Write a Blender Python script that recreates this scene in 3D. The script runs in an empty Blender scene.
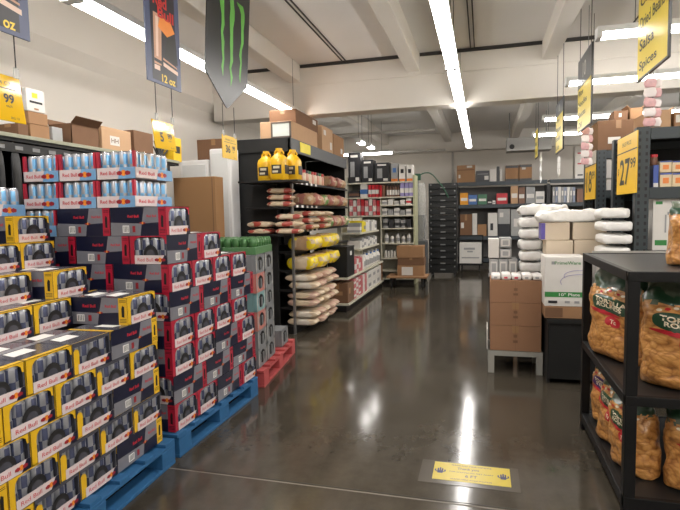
import bpy, bmesh, math, random
from mathutils import Matrix, Vector, noise
R = random.Random(7)
SC = bpy.context.scene
COL = SC.collection
PI = math.pi

# ------------------------------------------------------------------ camera
F_PX, CAM_H = 520.0, 1.6
YAW, PITCH, ROLL = math.radians(15.39), math.radians(4.46), math.radians(-1.124)
_f = Vector((-math.sin(YAW)*math.cos(PITCH), math.cos(YAW)*math.cos(PITCH), -math.sin(PITCH)))
_r0 = Vector((math.cos(YAW), math.sin(YAW), 0)); _u0 = _r0.cross(_f)
_r = math.cos(ROLL)*_r0 + math.sin(ROLL)*_u0
_u = -math.sin(ROLL)*_r0 + math.cos(ROLL)*_u0
CAMP = Vector((0, 0, CAM_H))
cam = bpy.data.objects.new('camera', bpy.data.cameras.new('camera'))
cam.data.sensor_width = 36; cam.data.lens = 36*F_PX/680
cam.data.clip_start = 0.05
M = Matrix((_r, _u, -_f)).transposed().to_4x4(); M.translation = CAMP
cam.matrix_world = M
COL.objects.link(cam); SC.camera = cam

def ray(x, y): return (x-340)*_r - (y-255)*_u + F_PX*_f
def ony(x, y, Y):                     # the point of the plane Y = const seen there
    d = ray(x, y); return CAMP + d*(Y/d.y)
def onx(x, y, X):
    d = ray(x, y); return CAMP + d*(X/d.x)

# ------------------------------------------------------------------ materials
def lin(c): 
    c = c/255.0
    return c/12.92 if c <= .04045 else ((c+.055)/1.055)**2.4
MATS = {}
def mat(name, rgb=None, rough=.6, metal=0, var=.10, scale=14, bump=0, coat=0, emit=0, alpha=1, spec=.5):
    if name in MATS: return MATS[name]
    m = bpy.data.materials.new(name); m.use_nodes = True
    nt = m.node_tree; b = nt.nodes['Principled BSDF']
    col = tuple(lin(c) for c in rgb)+(1,)
    b.inputs['Roughness'].default_value = rough
    b.inputs['Metallic'].default_value = metal
    b.inputs['Specular IOR Level'].default_value = spec
    b.inputs['Coat Weight'].default_value = coat
    tc = nt.nodes.new('ShaderNodeTexCoord'); nz = nt.nodes.new('ShaderNodeTexNoise')
    nz.inputs['Scale'].default_value = scale; nz.inputs['Detail'].default_value = 4
    nt.links.new(tc.outputs['Object'], nz.inputs['Vector'])
    mx = nt.nodes.new('ShaderNodeMix'); mx.data_type = 'RGBA'
    mx.inputs['A'].default_value = tuple(c*(1-var) for c in col[:3])+(1,)
    mx.inputs['B'].default_value = tuple(min(1, c*(1+var)) for c in col[:3])+(1,)
    nt.links.new(nz.outputs['Fac'], mx.inputs['Factor'])
    nt.links.new(mx.outputs['Result'], b.inputs['Base Color'])
    if bump:
        bp = nt.nodes.new('ShaderNodeBump'); bp.inputs['Strength'].default_value = bump
        bp.inputs['Distance'].default_value = .01
        nt.links.new(nz.outputs['Fac'], bp.inputs['Height']); nt.links.new(bp.outputs['Normal'], b.inputs['Normal'])
    if emit:
        b.inputs['Emission Color'].default_value = col; b.inputs['Emission Strength'].default_value = emit
    if alpha < 1:
        b.inputs['Alpha'].default_value = alpha
    MATS[name] = m
    return m

white = mat('white_print', (232, 230, 226), .5, var=.04)
black = mat('black_print', (15, 15, 16), .5)
wire = mat('dark_cord', (50, 48, 46), .6)
steel = mat('galvanised_steel', (150, 150, 150), .35, .8)
card = mat('cardboard', (156, 118, 84), .85, var=.10, scale=9)
card_d = mat('cardboard_dark', (116, 84, 60), .85, var=.12, scale=9)
card_l = mat('cardboard_light', (188, 152, 118), .85, var=.08, scale=9)
tape = mat('packing_tape', (150, 112, 74), .3)
cartw = mat('white_carton', (212, 208, 202), .7, var=.05)
cartg = mat('grey_carton', (160, 160, 158), .7, var=.1)
navy = mat('navy_print', (20, 23, 46), .35, var=.15)
silver = mat('silver_print', (150, 150, 156), .3, .3, var=.12)
red = mat('red_print', (176, 28, 50), .4)
yellow = mat('yellow_print', (232, 186, 30), .45, var=.06)
orange = mat('orange_print', (232, 138, 44), .45)
ban_w = mat('banner_white', (214, 200, 200), .4, var=.05)
redtext = mat('red_lettering', (196, 40, 56), .4)
film = mat('grey_shrink_film', (74, 74, 82), .22, var=.3, scale=30)
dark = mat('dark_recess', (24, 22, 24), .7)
blackmetal = mat('black_metal', (13, 13, 14), .45, var=.2)
blackpanel = mat('black_panel', (9, 10, 10), .6, var=.2)
greymetal = mat('grey_header', (78, 80, 82), .5)
bluegrey = mat('bluegrey_steel', (66, 78, 86), .45, .2)
cream = mat('cream_steel', (206, 202, 184), .5, var=.05)
plastic_w = mat('white_plastic', (226, 226, 226), .3, var=.05, scale=6)
greyboard = mat('grey_card', (128, 128, 128), .7)

# ------------------------------------------------------------------ mesh builder
_textcache = {}
def text_mesh(s, bold=.0):
    k = (s, bold)
    if k not in _textcache:
        cu = bpy.data.curves.new('txt', 'FONT'); cu.body = s; cu.size = 1; cu.offset = bold
        cu.align_x = 'CENTER'; cu.resolution_u = 3
        o = bpy.data.objects.new('txt', cu); COL.objects.link(o)
        dg = bpy.context.evaluated_depsgraph_get(); dg.update()
        me = bpy.data.meshes.new_from_object(o.evaluated_get(dg))
        vs = [v.co.copy() for v in me.vertices]; fs = [tuple(p.vertices) for p in me.polygons]
        bpy.data.objects.remove(o); bpy.data.curves.remove(cu); bpy.data.meshes.remove(me)
        x0 = min(v.x for v in vs); x1 = max(v.x for v in vs); y0 = min(v.y for v in vs); y1 = max(v.y for v in vs)
        vs = [((v.x-(x0+x1)/2)/(x1-x0), (v.y-(y0+y1)/2)/(y1-y0)) for v in vs]
        _textcache[k] = (vs, fs, (x1-x0)/(y1-y0))
    return _textcache[k]

class MB:
    def __init__(s): s.v = []; s.f = []; s.mi = []; s.mats = []; s.sm = []; s.T = None
    def slot(s, m):
        if m not in s.mats: s.mats.append(m)
        return s.mats.index(m)
    def add(s, vs, fs, m, smooth=False):
        n = len(s.v)
        s.v += [tuple(s.T @ Vector(v)) if s.T else tuple(v) for v in vs]
        for i, f in enumerate(fs):
            s.f.append([n+k for k in f])
            s.mi.append(s.slot(m[i] if isinstance(m, list) else m)); s.sm.append(smooth)
        return s
    def box(s, a, b, m, ch=0):
        x0, y0, z0 = a; x1, y1, z1 = b
        if ch <= 0:
            return s.add([(x0,y0,z0),(x1,y0,z0),(x1,y1,z0),(x0,y1,z0),(x0,y0,z1),(x1,y0,z1),(x1,y1,z1),(x0,y1,z1)],
                  [(3,2,1,0),(4,5,6,7),(0,1,5,4),(1,2,6,5),(2,3,7,6),(3,0,4,7)], m)
        bm = bmesh.new(); bmesh.ops.create_cube(bm, size=1)
        for v in bm.verts: v.co = Vector(((x0+x1)/2+v.co.x*(x1-x0), (y0+y1)/2+v.co.y*(y1-y0), (z0+z1)/2+v.co.z*(z1-z0)))
        bmesh.ops.bevel(bm, geom=bm.edges[:], offset=ch, segments=2, affect='EDGES', profile=.5)
        bm.verts.index_update()
        s.add([v.co for v in bm.verts], [[v.index for v in f.verts] for f in bm.faces], m); bm.free(); return s
    def cyl(s, p0, p1, r, m, seg=10, r2=None):
        p0 = Vector(p0); p1 = Vector(p1); r2 = r if r2 is None else r2
        d = (p1-p0).normalized(); a = d.orthogonal().normalized(); b = d.cross(a)
        vs = []
        for p, q in ((p0, r), (p1, r2)):
            for i in range(seg):
                t = 2*PI*i/seg; vs.append(p+a*q*math.cos(t)+b*q*math.sin(t))
        s.add(vs, [(i, (i+1) % seg, seg+(i+1) % seg, seg+i) for i in range(seg)], m, True)
        s.add(vs[:seg], [tuple(range(seg-1, -1, -1))], m); s.add(vs[seg:], [tuple(range(seg))], m)
        return s
    def tube(s, pts, r, m, seg=6):
        for a, b in zip(pts, pts[1:]): s.cyl(a, b, r, m, seg)
        return s
    def lathe(s, prof, m, seg=16, o=(0,0,0), smooth=True, squash=1):
        vs = []; fs = []; ms = []
        for r, z in prof:
            for i in range(seg):
                t = 2*PI*i/seg; vs.append((o[0]+r*math.cos(t), o[1]+r*squash*math.sin(t), o[2]+z))
        for k in range(len(prof)-1):
            for i in range(seg):
                fs.append((k*seg+i, k*seg+(i+1) % seg, (k+1)*seg+(i+1) % seg, (k+1)*seg+i))
                ms.append(m(i/seg, k) if callable(m) else m)
        s.add(vs, fs, ms, smooth)
        top = m(0, len(prof)-2) if callable(m) else m; bot = m(0, 0) if callable(m) else m
        s.add(vs[-seg:], [tuple(range(seg))], top); s.add(vs[:seg], [tuple(range(seg-1, -1, -1))], bot)
        return s
    def poly(s, pts, m): return s.add(pts, [tuple(range(len(pts)))], m)
    def text(s, t, m, o, right, up, w=None, h=None, bold=0):
        vs, fs, asp = text_mesh(t, bold)
        if w is None: w = h*asp
        if h is None: h = w/asp
        o = Vector(o); right = Vector(right); up = Vector(up)
        s.add([o+right*x*w+up*y*h for x, y in vs], fs, m); return s
    def disc(s, o, right, up, rx, ry, m, a0=0, a1=2*PI, seg=18):
        o = Vector(o); right = Vector(right); up = Vector(up)
        pts = [o+right*rx*math.cos(a0+(a1-a0)*i/seg)+up*ry*math.sin(a0+(a1-a0)*i/seg) for i in range(seg+(a1-a0 < 6))]
        return s.poly(pts, m)
    def build(s, name, parent=None, loc=None, rotz=0):
        me = bpy.data.meshes.new(name); me.from_pydata(s.v, [], s.f)
        for m in s.mats: me.materials.append(m)
        me.polygons.foreach_set('material_index', s.mi); me.polygons.foreach_set('use_smooth', s.sm)
        me.update()
        o = bpy.data.objects.new(name, me); COL.objects.link(o)
        if parent: o.parent = parent
        if loc: o.location = loc
        o.rotation_euler.z = rotz
        return o

LABELS = {}
def tag(o, label, cat, group=None, kind=None):
    if label: o['label'] = label
    if cat: o['category'] = cat
    if group: o['group'] = group
    if kind: o['kind'] = kind
    return o
def thing(name, label, cat, loc=(0,0,0), rotz=0, group=None):
    o = bpy.data.objects.new(name, None); COL.objects.link(o)
    o.empty_display_size = .1
    o.location = loc; o.rotation_euler.z = rotz
    return tag(o, label, cat, group)
KIDS = {}
def dup(root, loc, rotz=0, label=None, group=None):
    r = root.copy(); COL.objects.link(r); r.location = loc; r.rotation_euler.z = rotz
    if label: r['label'] = label
    if group: r['group'] = group
    for ch in KIDS.setdefault(root.name, list(root.children)):
        c = ch.copy(); COL.objects.link(c); c.parent = r
        for g in KIDS.setdefault(ch.name, list(ch.children)):
            d = g.copy(); COL.objects.link(d); d.parent = c
    return r
class Proto:
    """first use moves the object itself, later uses copy it with its parts"""
    def __init__(s, root): s.root = root; s.used = False
    def put(s, loc, rotz=0, label=None, group=None):
        if not s.used:
            s.used = True; r = s.root; r.location = loc; r.rotation_euler.z = rotz
            if label: r['label'] = label
            if group: r['group'] = group
            return r
        return dup(s.root, loc, rotz, label, group)
def struct(name, mb):
    o = mb.build(name); o['kind'] = 'structure'; return o
O = ['zeroth','first','second','third','fourth','fifth','sixth','seventh','eighth','ninth','tenth','eleventh','twelfth','thirteenth','fourteenth','fifteenth','sixteenth','seventeenth','eighteenth']
# ------------------------------------------------------------------ room
CEIL, BACK, LEFT, RIGHT, FRONT = 4.0, 16.6, -4.5, 9.0, -3.5
BEAM_Y, BEAM_Z, JOIST_Z = 8.1, 3.21, 3.73
wallm = mat('painted_wall', (222, 216, 207), .75, var=.05, scale=1.5)
ceilm = mat('painted_ceiling', (224, 222, 219), .8, var=.05, scale=1.2)
beamm = mat('painted_beam', (224, 219, 211), .7, var=.04, scale=2)
gapm = mat('beam_gap', (62, 60, 58), .8)

def floor_material():
    m = bpy.data.materials.new('polished_concrete'); m.use_nodes = True
    nt = m.node_tree; b = nt.nodes['Principled BSDF']; L = nt.links
    tc = nt.nodes.new('ShaderNodeTexCoord')
    def nz(scale, detail, rough=.55, st=None):
        mp = nt.nodes.new('ShaderNodeMapping'); L.new(tc.outputs['Object'], mp.inputs['Vector'])
        if st: mp.inputs['Scale'].default_value = st
        n = nt.nodes.new('ShaderNodeTexNoise'); n.inputs['Scale'].default_value = scale
        n.inputs['Detail'].default_value = detail; n.inputs['Roughness'].default_value = rough
        L.new(mp.outputs['Vector'], n.inputs['Vector']); return n
    big = nz(.9, 6, .6); fine = nz(9, 8, .7); streak = nz(3, 5, .6, (1.8, .35, 1))
    r = nt.nodes.new('ShaderNodeValToRGB')
    r.color_ramp.elements[0].position = .3; r.color_ramp.elements[1].position = .72
    r.color_ramp.elements[0].color = (lin(51), lin(46), lin(39), 1)
    r.color_ramp.elements[1].color = (lin(86), lin(79), lin(68), 1)
    a1 = nt.nodes.new('ShaderNodeMath'); a1.operation = 'ADD'
    a2 = nt.nodes.new('ShaderNodeMath'); a2.operation = 'MULTIPLY'; a2.inputs[1].default_value = 1/3
    a3 = nt.nodes.new('ShaderNodeMath'); a3.operation = 'ADD'
    L.new(big.outputs['Fac'], a1.inputs[0]); L.new(streak.outputs['Fac'], a1.inputs[1])
    L.new(a1.outputs[0], a3.inputs[0]); L.new(fine.outputs['Fac'], a3.inputs[1]); L.new(a3.outputs[0], a2.inputs[0])
    L.new(a2.outputs[0], r.inputs['Fac']); L.new(r.outputs['Color'], b.inputs['Base Color'])
    mr = nt.nodes.new('ShaderNodeMapRange'); mr.inputs['From Min'].default_value = .3; mr.inputs['From Max'].default_value = .7
    mr.inputs['To Min'].default_value = .075; mr.inputs['To Max'].default_value = .17
    L.new(streak.outputs['Fac'], mr.inputs['Value']); L.new(mr.outputs['Result'], b.inputs['Roughness'])
    bp = nt.nodes.new('ShaderNodeBump'); bp.inputs['Strength'].default_value = .035; bp.inputs['Distance'].default_value = .01
    L.new(fine.outputs['Fac'], bp.inputs['Height']); L.new(bp.outputs['Normal'], b.inputs['Normal'])
    return m
fm = floor_material()
struct('floor', MB().box((LEFT-.2, FRONT-.2, -.15), (RIGHT+.2, BACK+.2, 0), fm))
struct('ceiling', MB().box((LEFT-.2, FRONT-.2, CEIL), (RIGHT+.2, BACK+.2, CEIL+.15), ceilm))
struct('wall_left', MB().box((LEFT-.2, FRONT, 0), (LEFT, BACK, CEIL), wallm))
struct('wall_right', MB().box((RIGHT, FRONT, 0), (RIGHT+.2, BACK, CEIL), wallm))
struct('wall_back', MB().box((LEFT-.2, BACK, 0), (RIGHT+.2, BACK+.2, CEIL), wallm))
struct('wall_front', MB().box((LEFT-.2, FRONT-.2, 0), (RIGHT+.2, FRONT, CEIL), wallm))
# upper part of the left wall stands a little proud of the lower part, with a sloped underside
t = MB()
t.add([(LEFT, FRONT, 3.36), (LEFT+.10, FRONT, 3.50), (LEFT+.10, FRONT, CEIL), (LEFT, FRONT, CEIL),
       (LEFT, BACK, 3.36), (LEFT+.10, BACK, 3.50), (LEFT+.10, BACK, CEIL), (LEFT, BACK, CEIL)],
      [(0,1,2,3),(7,6,5,4),(0,4,5,1),(1,5,6,2),(2,6,7,3),(3,7,4,0)], wallm)
struct('trim_1', t)
# the deep cross beam, its plate line, the dark gap under the deck
t = MB(); t.box((LEFT+.1, BEAM_Y, BEAM_Z), (RIGHT, BEAM_Y+.35, CEIL-.045), beamm, .01)
t.box((LEFT+.1, BEAM_Y-.025, BEAM_Z+.46), (RIGHT, BEAM_Y, CEIL-.06), beamm)
t.box((LEFT+.1, BEAM_Y-.02, CEIL-.045), (RIGHT, BEAM_Y+.3, CEIL), gapm)
struct('trim_2', t)
t = MB(); t.box((LEFT+.1, BACK-.3, 3.45), (RIGHT, BACK, CEIL), beamm, .01); struct('trim_3', t)
n = 4
for x in (-2.93, -1.02, .91, 2.85, 4.8, 6.7):
    for y0, y1 in ((FRONT, BEAM_Y), (BEAM_Y+.35, BACK-.3)):
        t = MB(); t.box((x-.10, y0, JOIST_Z), (x+.10, y1, CEIL), beamm, .012)
        struct('trim_%d' % n, t); n += 1
# deck seams running with the joists
for x in (-2.1, -.15, 1.9, 3.9):
    t = MB(); t.box((x-.035, FRONT, CEIL-.012), (x-.02, BEAM_Y, CEIL), gapm); t.box((x+.02, FRONT, CEIL-.012), (x+.035, BEAM_Y, CEIL), gapm)
    struct('trim_%d' % n, t); n += 1
# floor joints
jm = mat('floor_joint', (112, 104, 94), .5)
jd = mat('floor_joint_dark', (40, 36, 32), .6)
t = MB(); t.box((LEFT, 2.80, 0), (RIGHT, 2.812, .0012), jm); t.box((LEFT, 2.825, 0), (RIGHT, 2.83, .0012), jd); struct('trim_%d' % n, t); n += 1
t = MB(); t.box((LEFT, 10.0, 0), (RIGHT, 10.012, .0012), jd); struct('trim_%d' % n, t); n += 1
# conduits on the far ceiling
pipe = mat('conduit', (176, 172, 166), .5)
for i, (z, y) in enumerate(((3.55, 12.6), (3.3, 14.6))):
    o = MB().cyl((-4.4, y, z), (-.98 if i else -1.1, y, z), .035, pipe).build('ceiling_pipe')
    tag(o, ['grey conduit under the ceiling, the nearer one behind the cross beam', 'grey conduit under the ceiling, the farther one near the back wall'][i], 'pipe')
o = MB().box((-.93, BACK-.06, .3), (-.87, BACK, 3.45), pipe).build('wall_conduit'); tag(o, 'vertical grey conduit on the back wall beside the black tray tower', 'pipe')

# ------------------------------------------------------------------ strip lights
LZ = 3.15
def emis(name, col, st):
    m = bpy.data.materials.new(name); m.use_nodes = True
    b = m.node_tree.nodes['Principled BSDF']
    b.inputs['Base Color'].default_value = (.8, .8, .8, 1)
    b.inputs['Emission Color'].default_value = (*col, 1); b.inputs['Emission Strength'].default_value = st
    return m
LIGHT_STRENGTH = 31.0
glow = emis('light_tube', (1.0, .965, .92), LIGHT_STRENGTH)
housing = mat('light_housing', (225, 225, 222), .5)
def strip_light(length):
    t = thing('strip_light', 'x', 'ceiling light')
    h = length/2-.02
    MB().box((-.07, -h, .045), (.07, h, .10), housing, .008).build('housing', t)
    g = MB(); prof = [(-.065, .045), (-.052, .008), (0, -.005), (.052, .008), (.065, .045)]
    vs = [(x, y, z) for y in (-h+.03, h-.03) for x, z in prof]
    g.add(vs, [(i, i+1, 6+i, 5+i) for i in range(4)]+[(4, 3, 2, 1, 0), (5, 6, 7, 8, 9)], glow)
    g.build('diffuser', t)
    for sy in (-1, 1):
        MB().box((-.07, sy*h-.02, .0), (.07, sy*h+.02, .10), housing).build('end_cap', t)
        MB().cyl((0, sy*h*.75, .10), (0, sy*h*.75, 4.0-LZ), .004, wire, 5).build('hanger', t)
    return t
SL = 2.42
sl = Proto(strip_light(SL))
k = 0
names = ['nearest to viewer', 'second along', 'third along', 'fourth along', 'fifth along', 'sixth along', 'farthest']
for i in range(6):
    y = 13.2-SL/2-SL*(5-i)
    sl.put((-.325, y, LZ), 0, 'lit strip light of the central row over the aisle, '+['just behind the viewer', 'nearest in view', 'second in view', 'third in view', 'just past the beam', 'farthest one'][i], 'central strip lights')
for i in range(4):
    y = 8.05-SL/2-SL*(3-i)
    sl.put((-2.83, y, LZ), 0, 'lit strip light of the left row above the drink stacks, '+['behind the viewer', 'beside the viewer', 'second before the beam', 'ending at the beam'][i], 'left strip lights')
for i, y in enumerate((-2.2, .6, 3.2, 5.36, 7.2, 9.86, 11.8)):
    for j in range(3):
        lab = 'lit crosswise strip light on the right, %s row from the viewer, %s from aisle' % (O[i+1], O[j+1])
        sl.put((1.0+SL/2+SL*j, y, LZ), PI/2, lab, 'right crosswise strip lights')
sl.put((-3.45, 13.6, LZ), PI/2, 'lit crosswise strip light far behind the rear shelving at left', 'far crosswise strip lights')
sl.put((4.4, 14.4, LZ), PI/2, 'added unseen strip light brightening the back wall, hidden behind the right rack top', 'far crosswise strip lights')  # extra lamp added out of view to brighten the back wall
far = Proto(strip_light(.5))
far.put((-2.62, 11.4, LZ), 0, 'short lit light beyond the beam above rear shelving, nearer of two', 'short far lights')
far.put((-2.58, 12.25, LZ), 0, 'short lit light beyond the beam above rear shelving, farther of two', 'short far lights')
w = bpy.data.worlds.new('world'); SC.world = w; w.use_nodes = True
w.node_tree.nodes['Background'].inputs[0].default_value = (.5, .48, .45, 1); w.node_tree.nodes['Background'].inputs[1].default_value = .05
SC.view_settings.view_transform = 'Standard'; SC.view_settings.look = 'None'; SC.view_settings.gamma = 1
SC.view_settings.use_curve_mapping = False
SC.view_settings.exposure = 0.0

t = thing('ceiling_unit', 'grey boxed unit under the far ceiling beside the last strip light', 'unit', (ony(512, 135, 13.4).x, 13.4, 3.0))
board_box_ = MB().box((-.12, 0, .05), (.9, .5, .36), mat('duct_grey', (150, 148, 144), .6), .01).build('unit_case', t)
MB().cyl((-.0, -.02, .15), (-.0, .0, .15), .06, black, 12).build('vent', t)
for x in (-.05, .8): MB().cyl((x, .25, .36), (x, .25, 1.0), .012, steel, 6).build('hanger_rod', t)
# ------------------------------------------------------------------ drink cans and cases
can_s = mat('can_silver', (186, 188, 194), .25, .55, var=.06)
can_n = mat('can_navy', (84, 90, 118), .25, .45)
can_g = mat('can_dull_silver', (150, 152, 158), .28, .5, var=.1)
can_b = mat('can_blue', (110, 166, 208), .25, .35)
can_top = mat('can_lid', (170, 170, 172), .25, .8)
sugar_blue = mat('tray_blue', (120, 164, 204), .4)
redp = mat('tray_red', (178, 44, 62), .4)

def can_mb(r, h, ca, cb):
    def m(f, k):
        if k in (0, 1) or k >= 4: return can_top if k >= 5 else can_s
        q = int(f*8) % 2
        return (ca, cb)[q ^ (k == 3)]
    pr = [(r*.8, 0), (r, .012), (r, h*.12), (r, h*.5), (r, h*.88), (r*.84, h*.965), (r*.84, h), (r*.76, h-.004)]
    return MB().lathe(pr, m, 16)

def sun(mb, o, right, up, r, n):
    """the two bulls before the sun: an orange disc between two dark red shapes"""
    o = Vector(o); right = Vector(right); up = Vector(up); n = Vector(n)
    mb.disc(o, right, up, r, r, orange)
    for s in (-1, 1):
        c = o+n*.0006+right*s*r*1.5
        mb.poly([c+right*s*r*1.1-up*r*.5, c+right*s*r*1.2+up*r*.3, c+up*r*.75, c-right*s*r*.9+up*r*.35,
                 c-right*s*r*1.0-up*r*.2, c-right*s*r*.3-up*r*.8][::s], bullred)
bullred = mat('bull_red', (150, 34, 44), .4)

silver_d = mat('case_silver', (128, 128, 136), .3, .2, var=.15)
def make_case(L, S, H, brand, canm, name='drink_case', tab=False):
    t = thing(name, 'x', 'drink case')
    x1 = L/2; y1 = S/2; cav = .062
    c = MB()
    c.box((-x1+cav, -y1, 0), (x1-cav, y1, H), film)
    for sx in (-1, 1):                                   # hollow window ends
        a, b = sorted((sx*(x1-cav), sx*x1))
        c.box((a, -y1, 0), (b, -y1+.003, H), film); c.box((a, y1-.003, 0), (b, y1, H), film)
        c.box((a, -y1, H-.003), (b, y1, H), film); c.box((a, -y1, 0), (b, y1, .004), film)
    # printed long sides
    e = .0009
    for sy in (-1, 1):
        yy = sy*(y1+e); right = Vector((-sy, 0, 0)); up = Vector((0, 0, 1)); base = Vector((sy*x1, yy, 0)); n = Vector((0, sy, 0))
        P = lambda s, q: base+right*s*L+up*q*H
        c.poly([P(.0, .0), P(.54, .0), P(.57, .42), P(.0, .47)], silver_d)
        c.poly([P(.54, .0), P(.87, .0), P(.87, .46), P(.57, .42)], navy)
        c.poly([P(.0, .47), P(.57, .42), P(.62, .985), P(.0, .985)], navy)
        c.poly([P(.57, .42), P(.87, .46), P(.87, .985), P(.62, .985)], silver_d)
        c.poly([P(.87, .0), P(1, .0), P(1, .985), P(.87, .985)], brand)
        Q = lambda s, q, k=1: P(s, q)+n*.0007*k
        c.text('Red Bull', redtext, Q(.42, .68), right, up, w=.2*L, bold=.02)
        c.text('Red Bull', redtext, Q(.75, .68), right, up, w=.17*L, bold=.02)
        sun(c, Q(.585, .44), right, up, .045*H, n)
        c.poly([Q(.22, .1), Q(.34, .1), Q(.34, .36), Q(.22, .36)], white)
        for k in range(4): c.poly([Q(.24+.025*k, .13, 2), Q(.25+.025*k, .13, 2), Q(.25+.025*k, .33, 2), Q(.24+.025*k, .33, 2)], black)
        c.poly([Q(.40, .12), Q(.45, .12), Q(.45, .34), Q(.40, .34)], bullred)
        # small print block and dark handle figure on the end panel
        c.poly([Q(.915, .3), Q(.955, .28), Q(.96, .66), Q(.93, .72), Q(.915, .6)], black)
        for q in (.10, .15, .20, .84, .89): c.poly([Q(.885, q), Q(.985, q), Q(.985, q+.018), Q(.885, q+.018)], dark)
    # top: film with white flaps and brand strips
    for sx in (-1, 1):
        xs = sorted((sx*(x1-(.028 if not tab else .006)), sx*(x1-.002)))
        c.poly([(xs[0], -y1, H+e), (xs[1], -y1, H+e), (xs[1], y1, H+e), (xs[0], y1, H+e)], brand)
        xs = sorted((sx*.03, sx*(x1-.10)))
        c.poly([(xs[0], -y1*.55, H+e), (xs[1], -y1*.72, H+e), (xs[1], y1*.2, H+e), (xs[0], y1*.32, H+e)], white)
    c.poly([(-.02, -y1, H+e), (.02, -y1, H+e), (.02, y1, H+e), (-.02, y1, H+e)], silver)
    c.build('carton', t)
    # window frames and banners
    for sx in (-1, 1):
        f = MB(); X = sx*x1; right = Vector((0, sx, 0)); up = Vector((0, 0, 1)); base = Vector((X, -sx*y1, 0)); n = Vector((sx, 0, 0))
        P = lambda s, q, d=0: base+right*s*S+up*q*H+n*d
        if tab:                                          # wrap with only a rounded side tab printed
            f.poly([P(.02, .02), P(.15, .0), P(.16, .60), P(.15, .74), P(.11, .80), P(.05, .80), P(.02, .74)], brand)
            f.poly([P(0, .86), P(1, .90), P(1, 1), P(0, 1)], film)
            f.poly([P(.965, 0), P(1, 0), P(1, .9), P(.965, .9)], film)
        else:
            f.poly([P(0, 0), P(.115, 0), P(.115, .66), P(.13, .80), P(.19, .91), P(.3, .95), P(.3, 1), P(0, 1)], brand)
            f.poly([P(.3, .95), P(.78, .955), P(.88, .93), P(.94, .86), P(.955, .72), P(1, .70), P(1, 1), P(.3, 1)], brand)
            f.poly([P(.965, 0), P(1, 0), P(1, .7), P(.965, .7)], film)
        f.build('window_frame', t)
        b = MB(); d = .0012
        b.poly([P(.12, .0, d), P(1, .0, d), P(1, .31, d), P(.12, .31, d)], ban_w)
        b.text('Red Bull', redtext, P(.41, .155, 2*d), right, up, w=.42*S, h=.125*H, bold=.0)
        b.poly([P(.82, .0, 2*d), P(1, .0, 2*d), P(1, .31, 2*d), P(.92, .31, 2*d)], navy)
        sun(b, P(.81, .155, 3*d), right, up, .08*H, n)
        b.build('banner', t)
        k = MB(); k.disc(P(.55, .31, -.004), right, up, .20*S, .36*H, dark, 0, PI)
        k.disc(P(.55, .31, -.003), right, up, .12*S, .20*H, film, 0, PI)
        k.build('handle_hole', t)
        cm = can_mb(S/8.3, H*.93, *canm)
        for j in range(4):
            o = cm.build('can', t, (sx*(x1-S/8.3-.006), (j-1.5)*(S-.008)/4, .005), .4+j*.35)
    return t

def make_tray(L, S, H):                                    # sugar free: cans standing in a low printed tray
    t = thing('drink_tray', 'x', 'drink case')
    x1 = L/2; y1 = S/2; h = H*.40; c = MB()
    c.box((-x1, -y1, 0), (x1, y1, .006), ban_w)
    for sy in (-1, 1):
        a, b = sorted((sy*y1, sy*(y1-.003))); c.box((-x1, a, 0), (x1, b, h), ban_w)
        a, b = sorted((sy*x1, sy*(x1-.003))); c.box((a, -y1, 0), (b, y1, h), ban_w)
    faces = [((-x1, -y1, 0), (1,0,0), (0,-1,0), L), ((x1, y1, 0), (-1,0,0), (0,1,0), L), ((x1, -y1, 0), (0,1,0), (1,0,0), S), ((-x1, y1, 0), (0,-1,0), (-1,0,0), S)]
    for base, right, n, W in faces:
        base = Vector(base); right = Vector(right); n = Vector(n); up = Vector((0,0,1)); d = .001
        rep = max(1, round(W/S))
        for q in range(rep):
            P = lambda s, z, e: base+right*(s+q)/rep*W+up*z*h+n*e
            c.poly([P(.55, 0, d), P(1, 0, d), P(1, 1, d), P(.6, 1, d)], sugar_blue)
            c.text('Red Bull', redtext, P(.29, .52, 2*d), right, up, w=.40*W/rep, h=.32*h, bold=.01)
            sun(c, P(.70, .5, 2*d), right, up, .27*h, n)
    c.build('tray', t)
    for sy in (-1, 1):                                     # red printed corner straps of the wrap
        p, q = sorted((sy*y1*1.003, sy*(y1-.018)))
        MB().box((x1-.018, p, h), (x1*1.002, q, H*.97), redp).build('corner_strap', t)
    cr = S/8.4; cm = can_mb(cr, H*.94, can_s, can_b)
    o0 = None; nx = int((L-.02)//(2*cr))
    for i in range(nx):
        for j in range(4):
            if 0 < i < nx-1 and 0 < j < 3: continue
            p = (-x1+.012+cr+(L-.024-2*cr)*i/(nx-1), -y1+.012+cr+(S-.024-2*cr)*j/3, .008)
            if o0 is None: o0 = cm.build('can', t, p)
            else:
                o = o0.copy(); COL.objects.link(o); o.location = p; o.parent = t
            (o0 if i == j == 0 else o).rotation_euler.z = R.random()*6
    return t

yl = mat('case_yellow', (222, 176, 34), .35, var=.08); rl = mat('case_red', (168, 26, 52), .35, var=.10)

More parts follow.
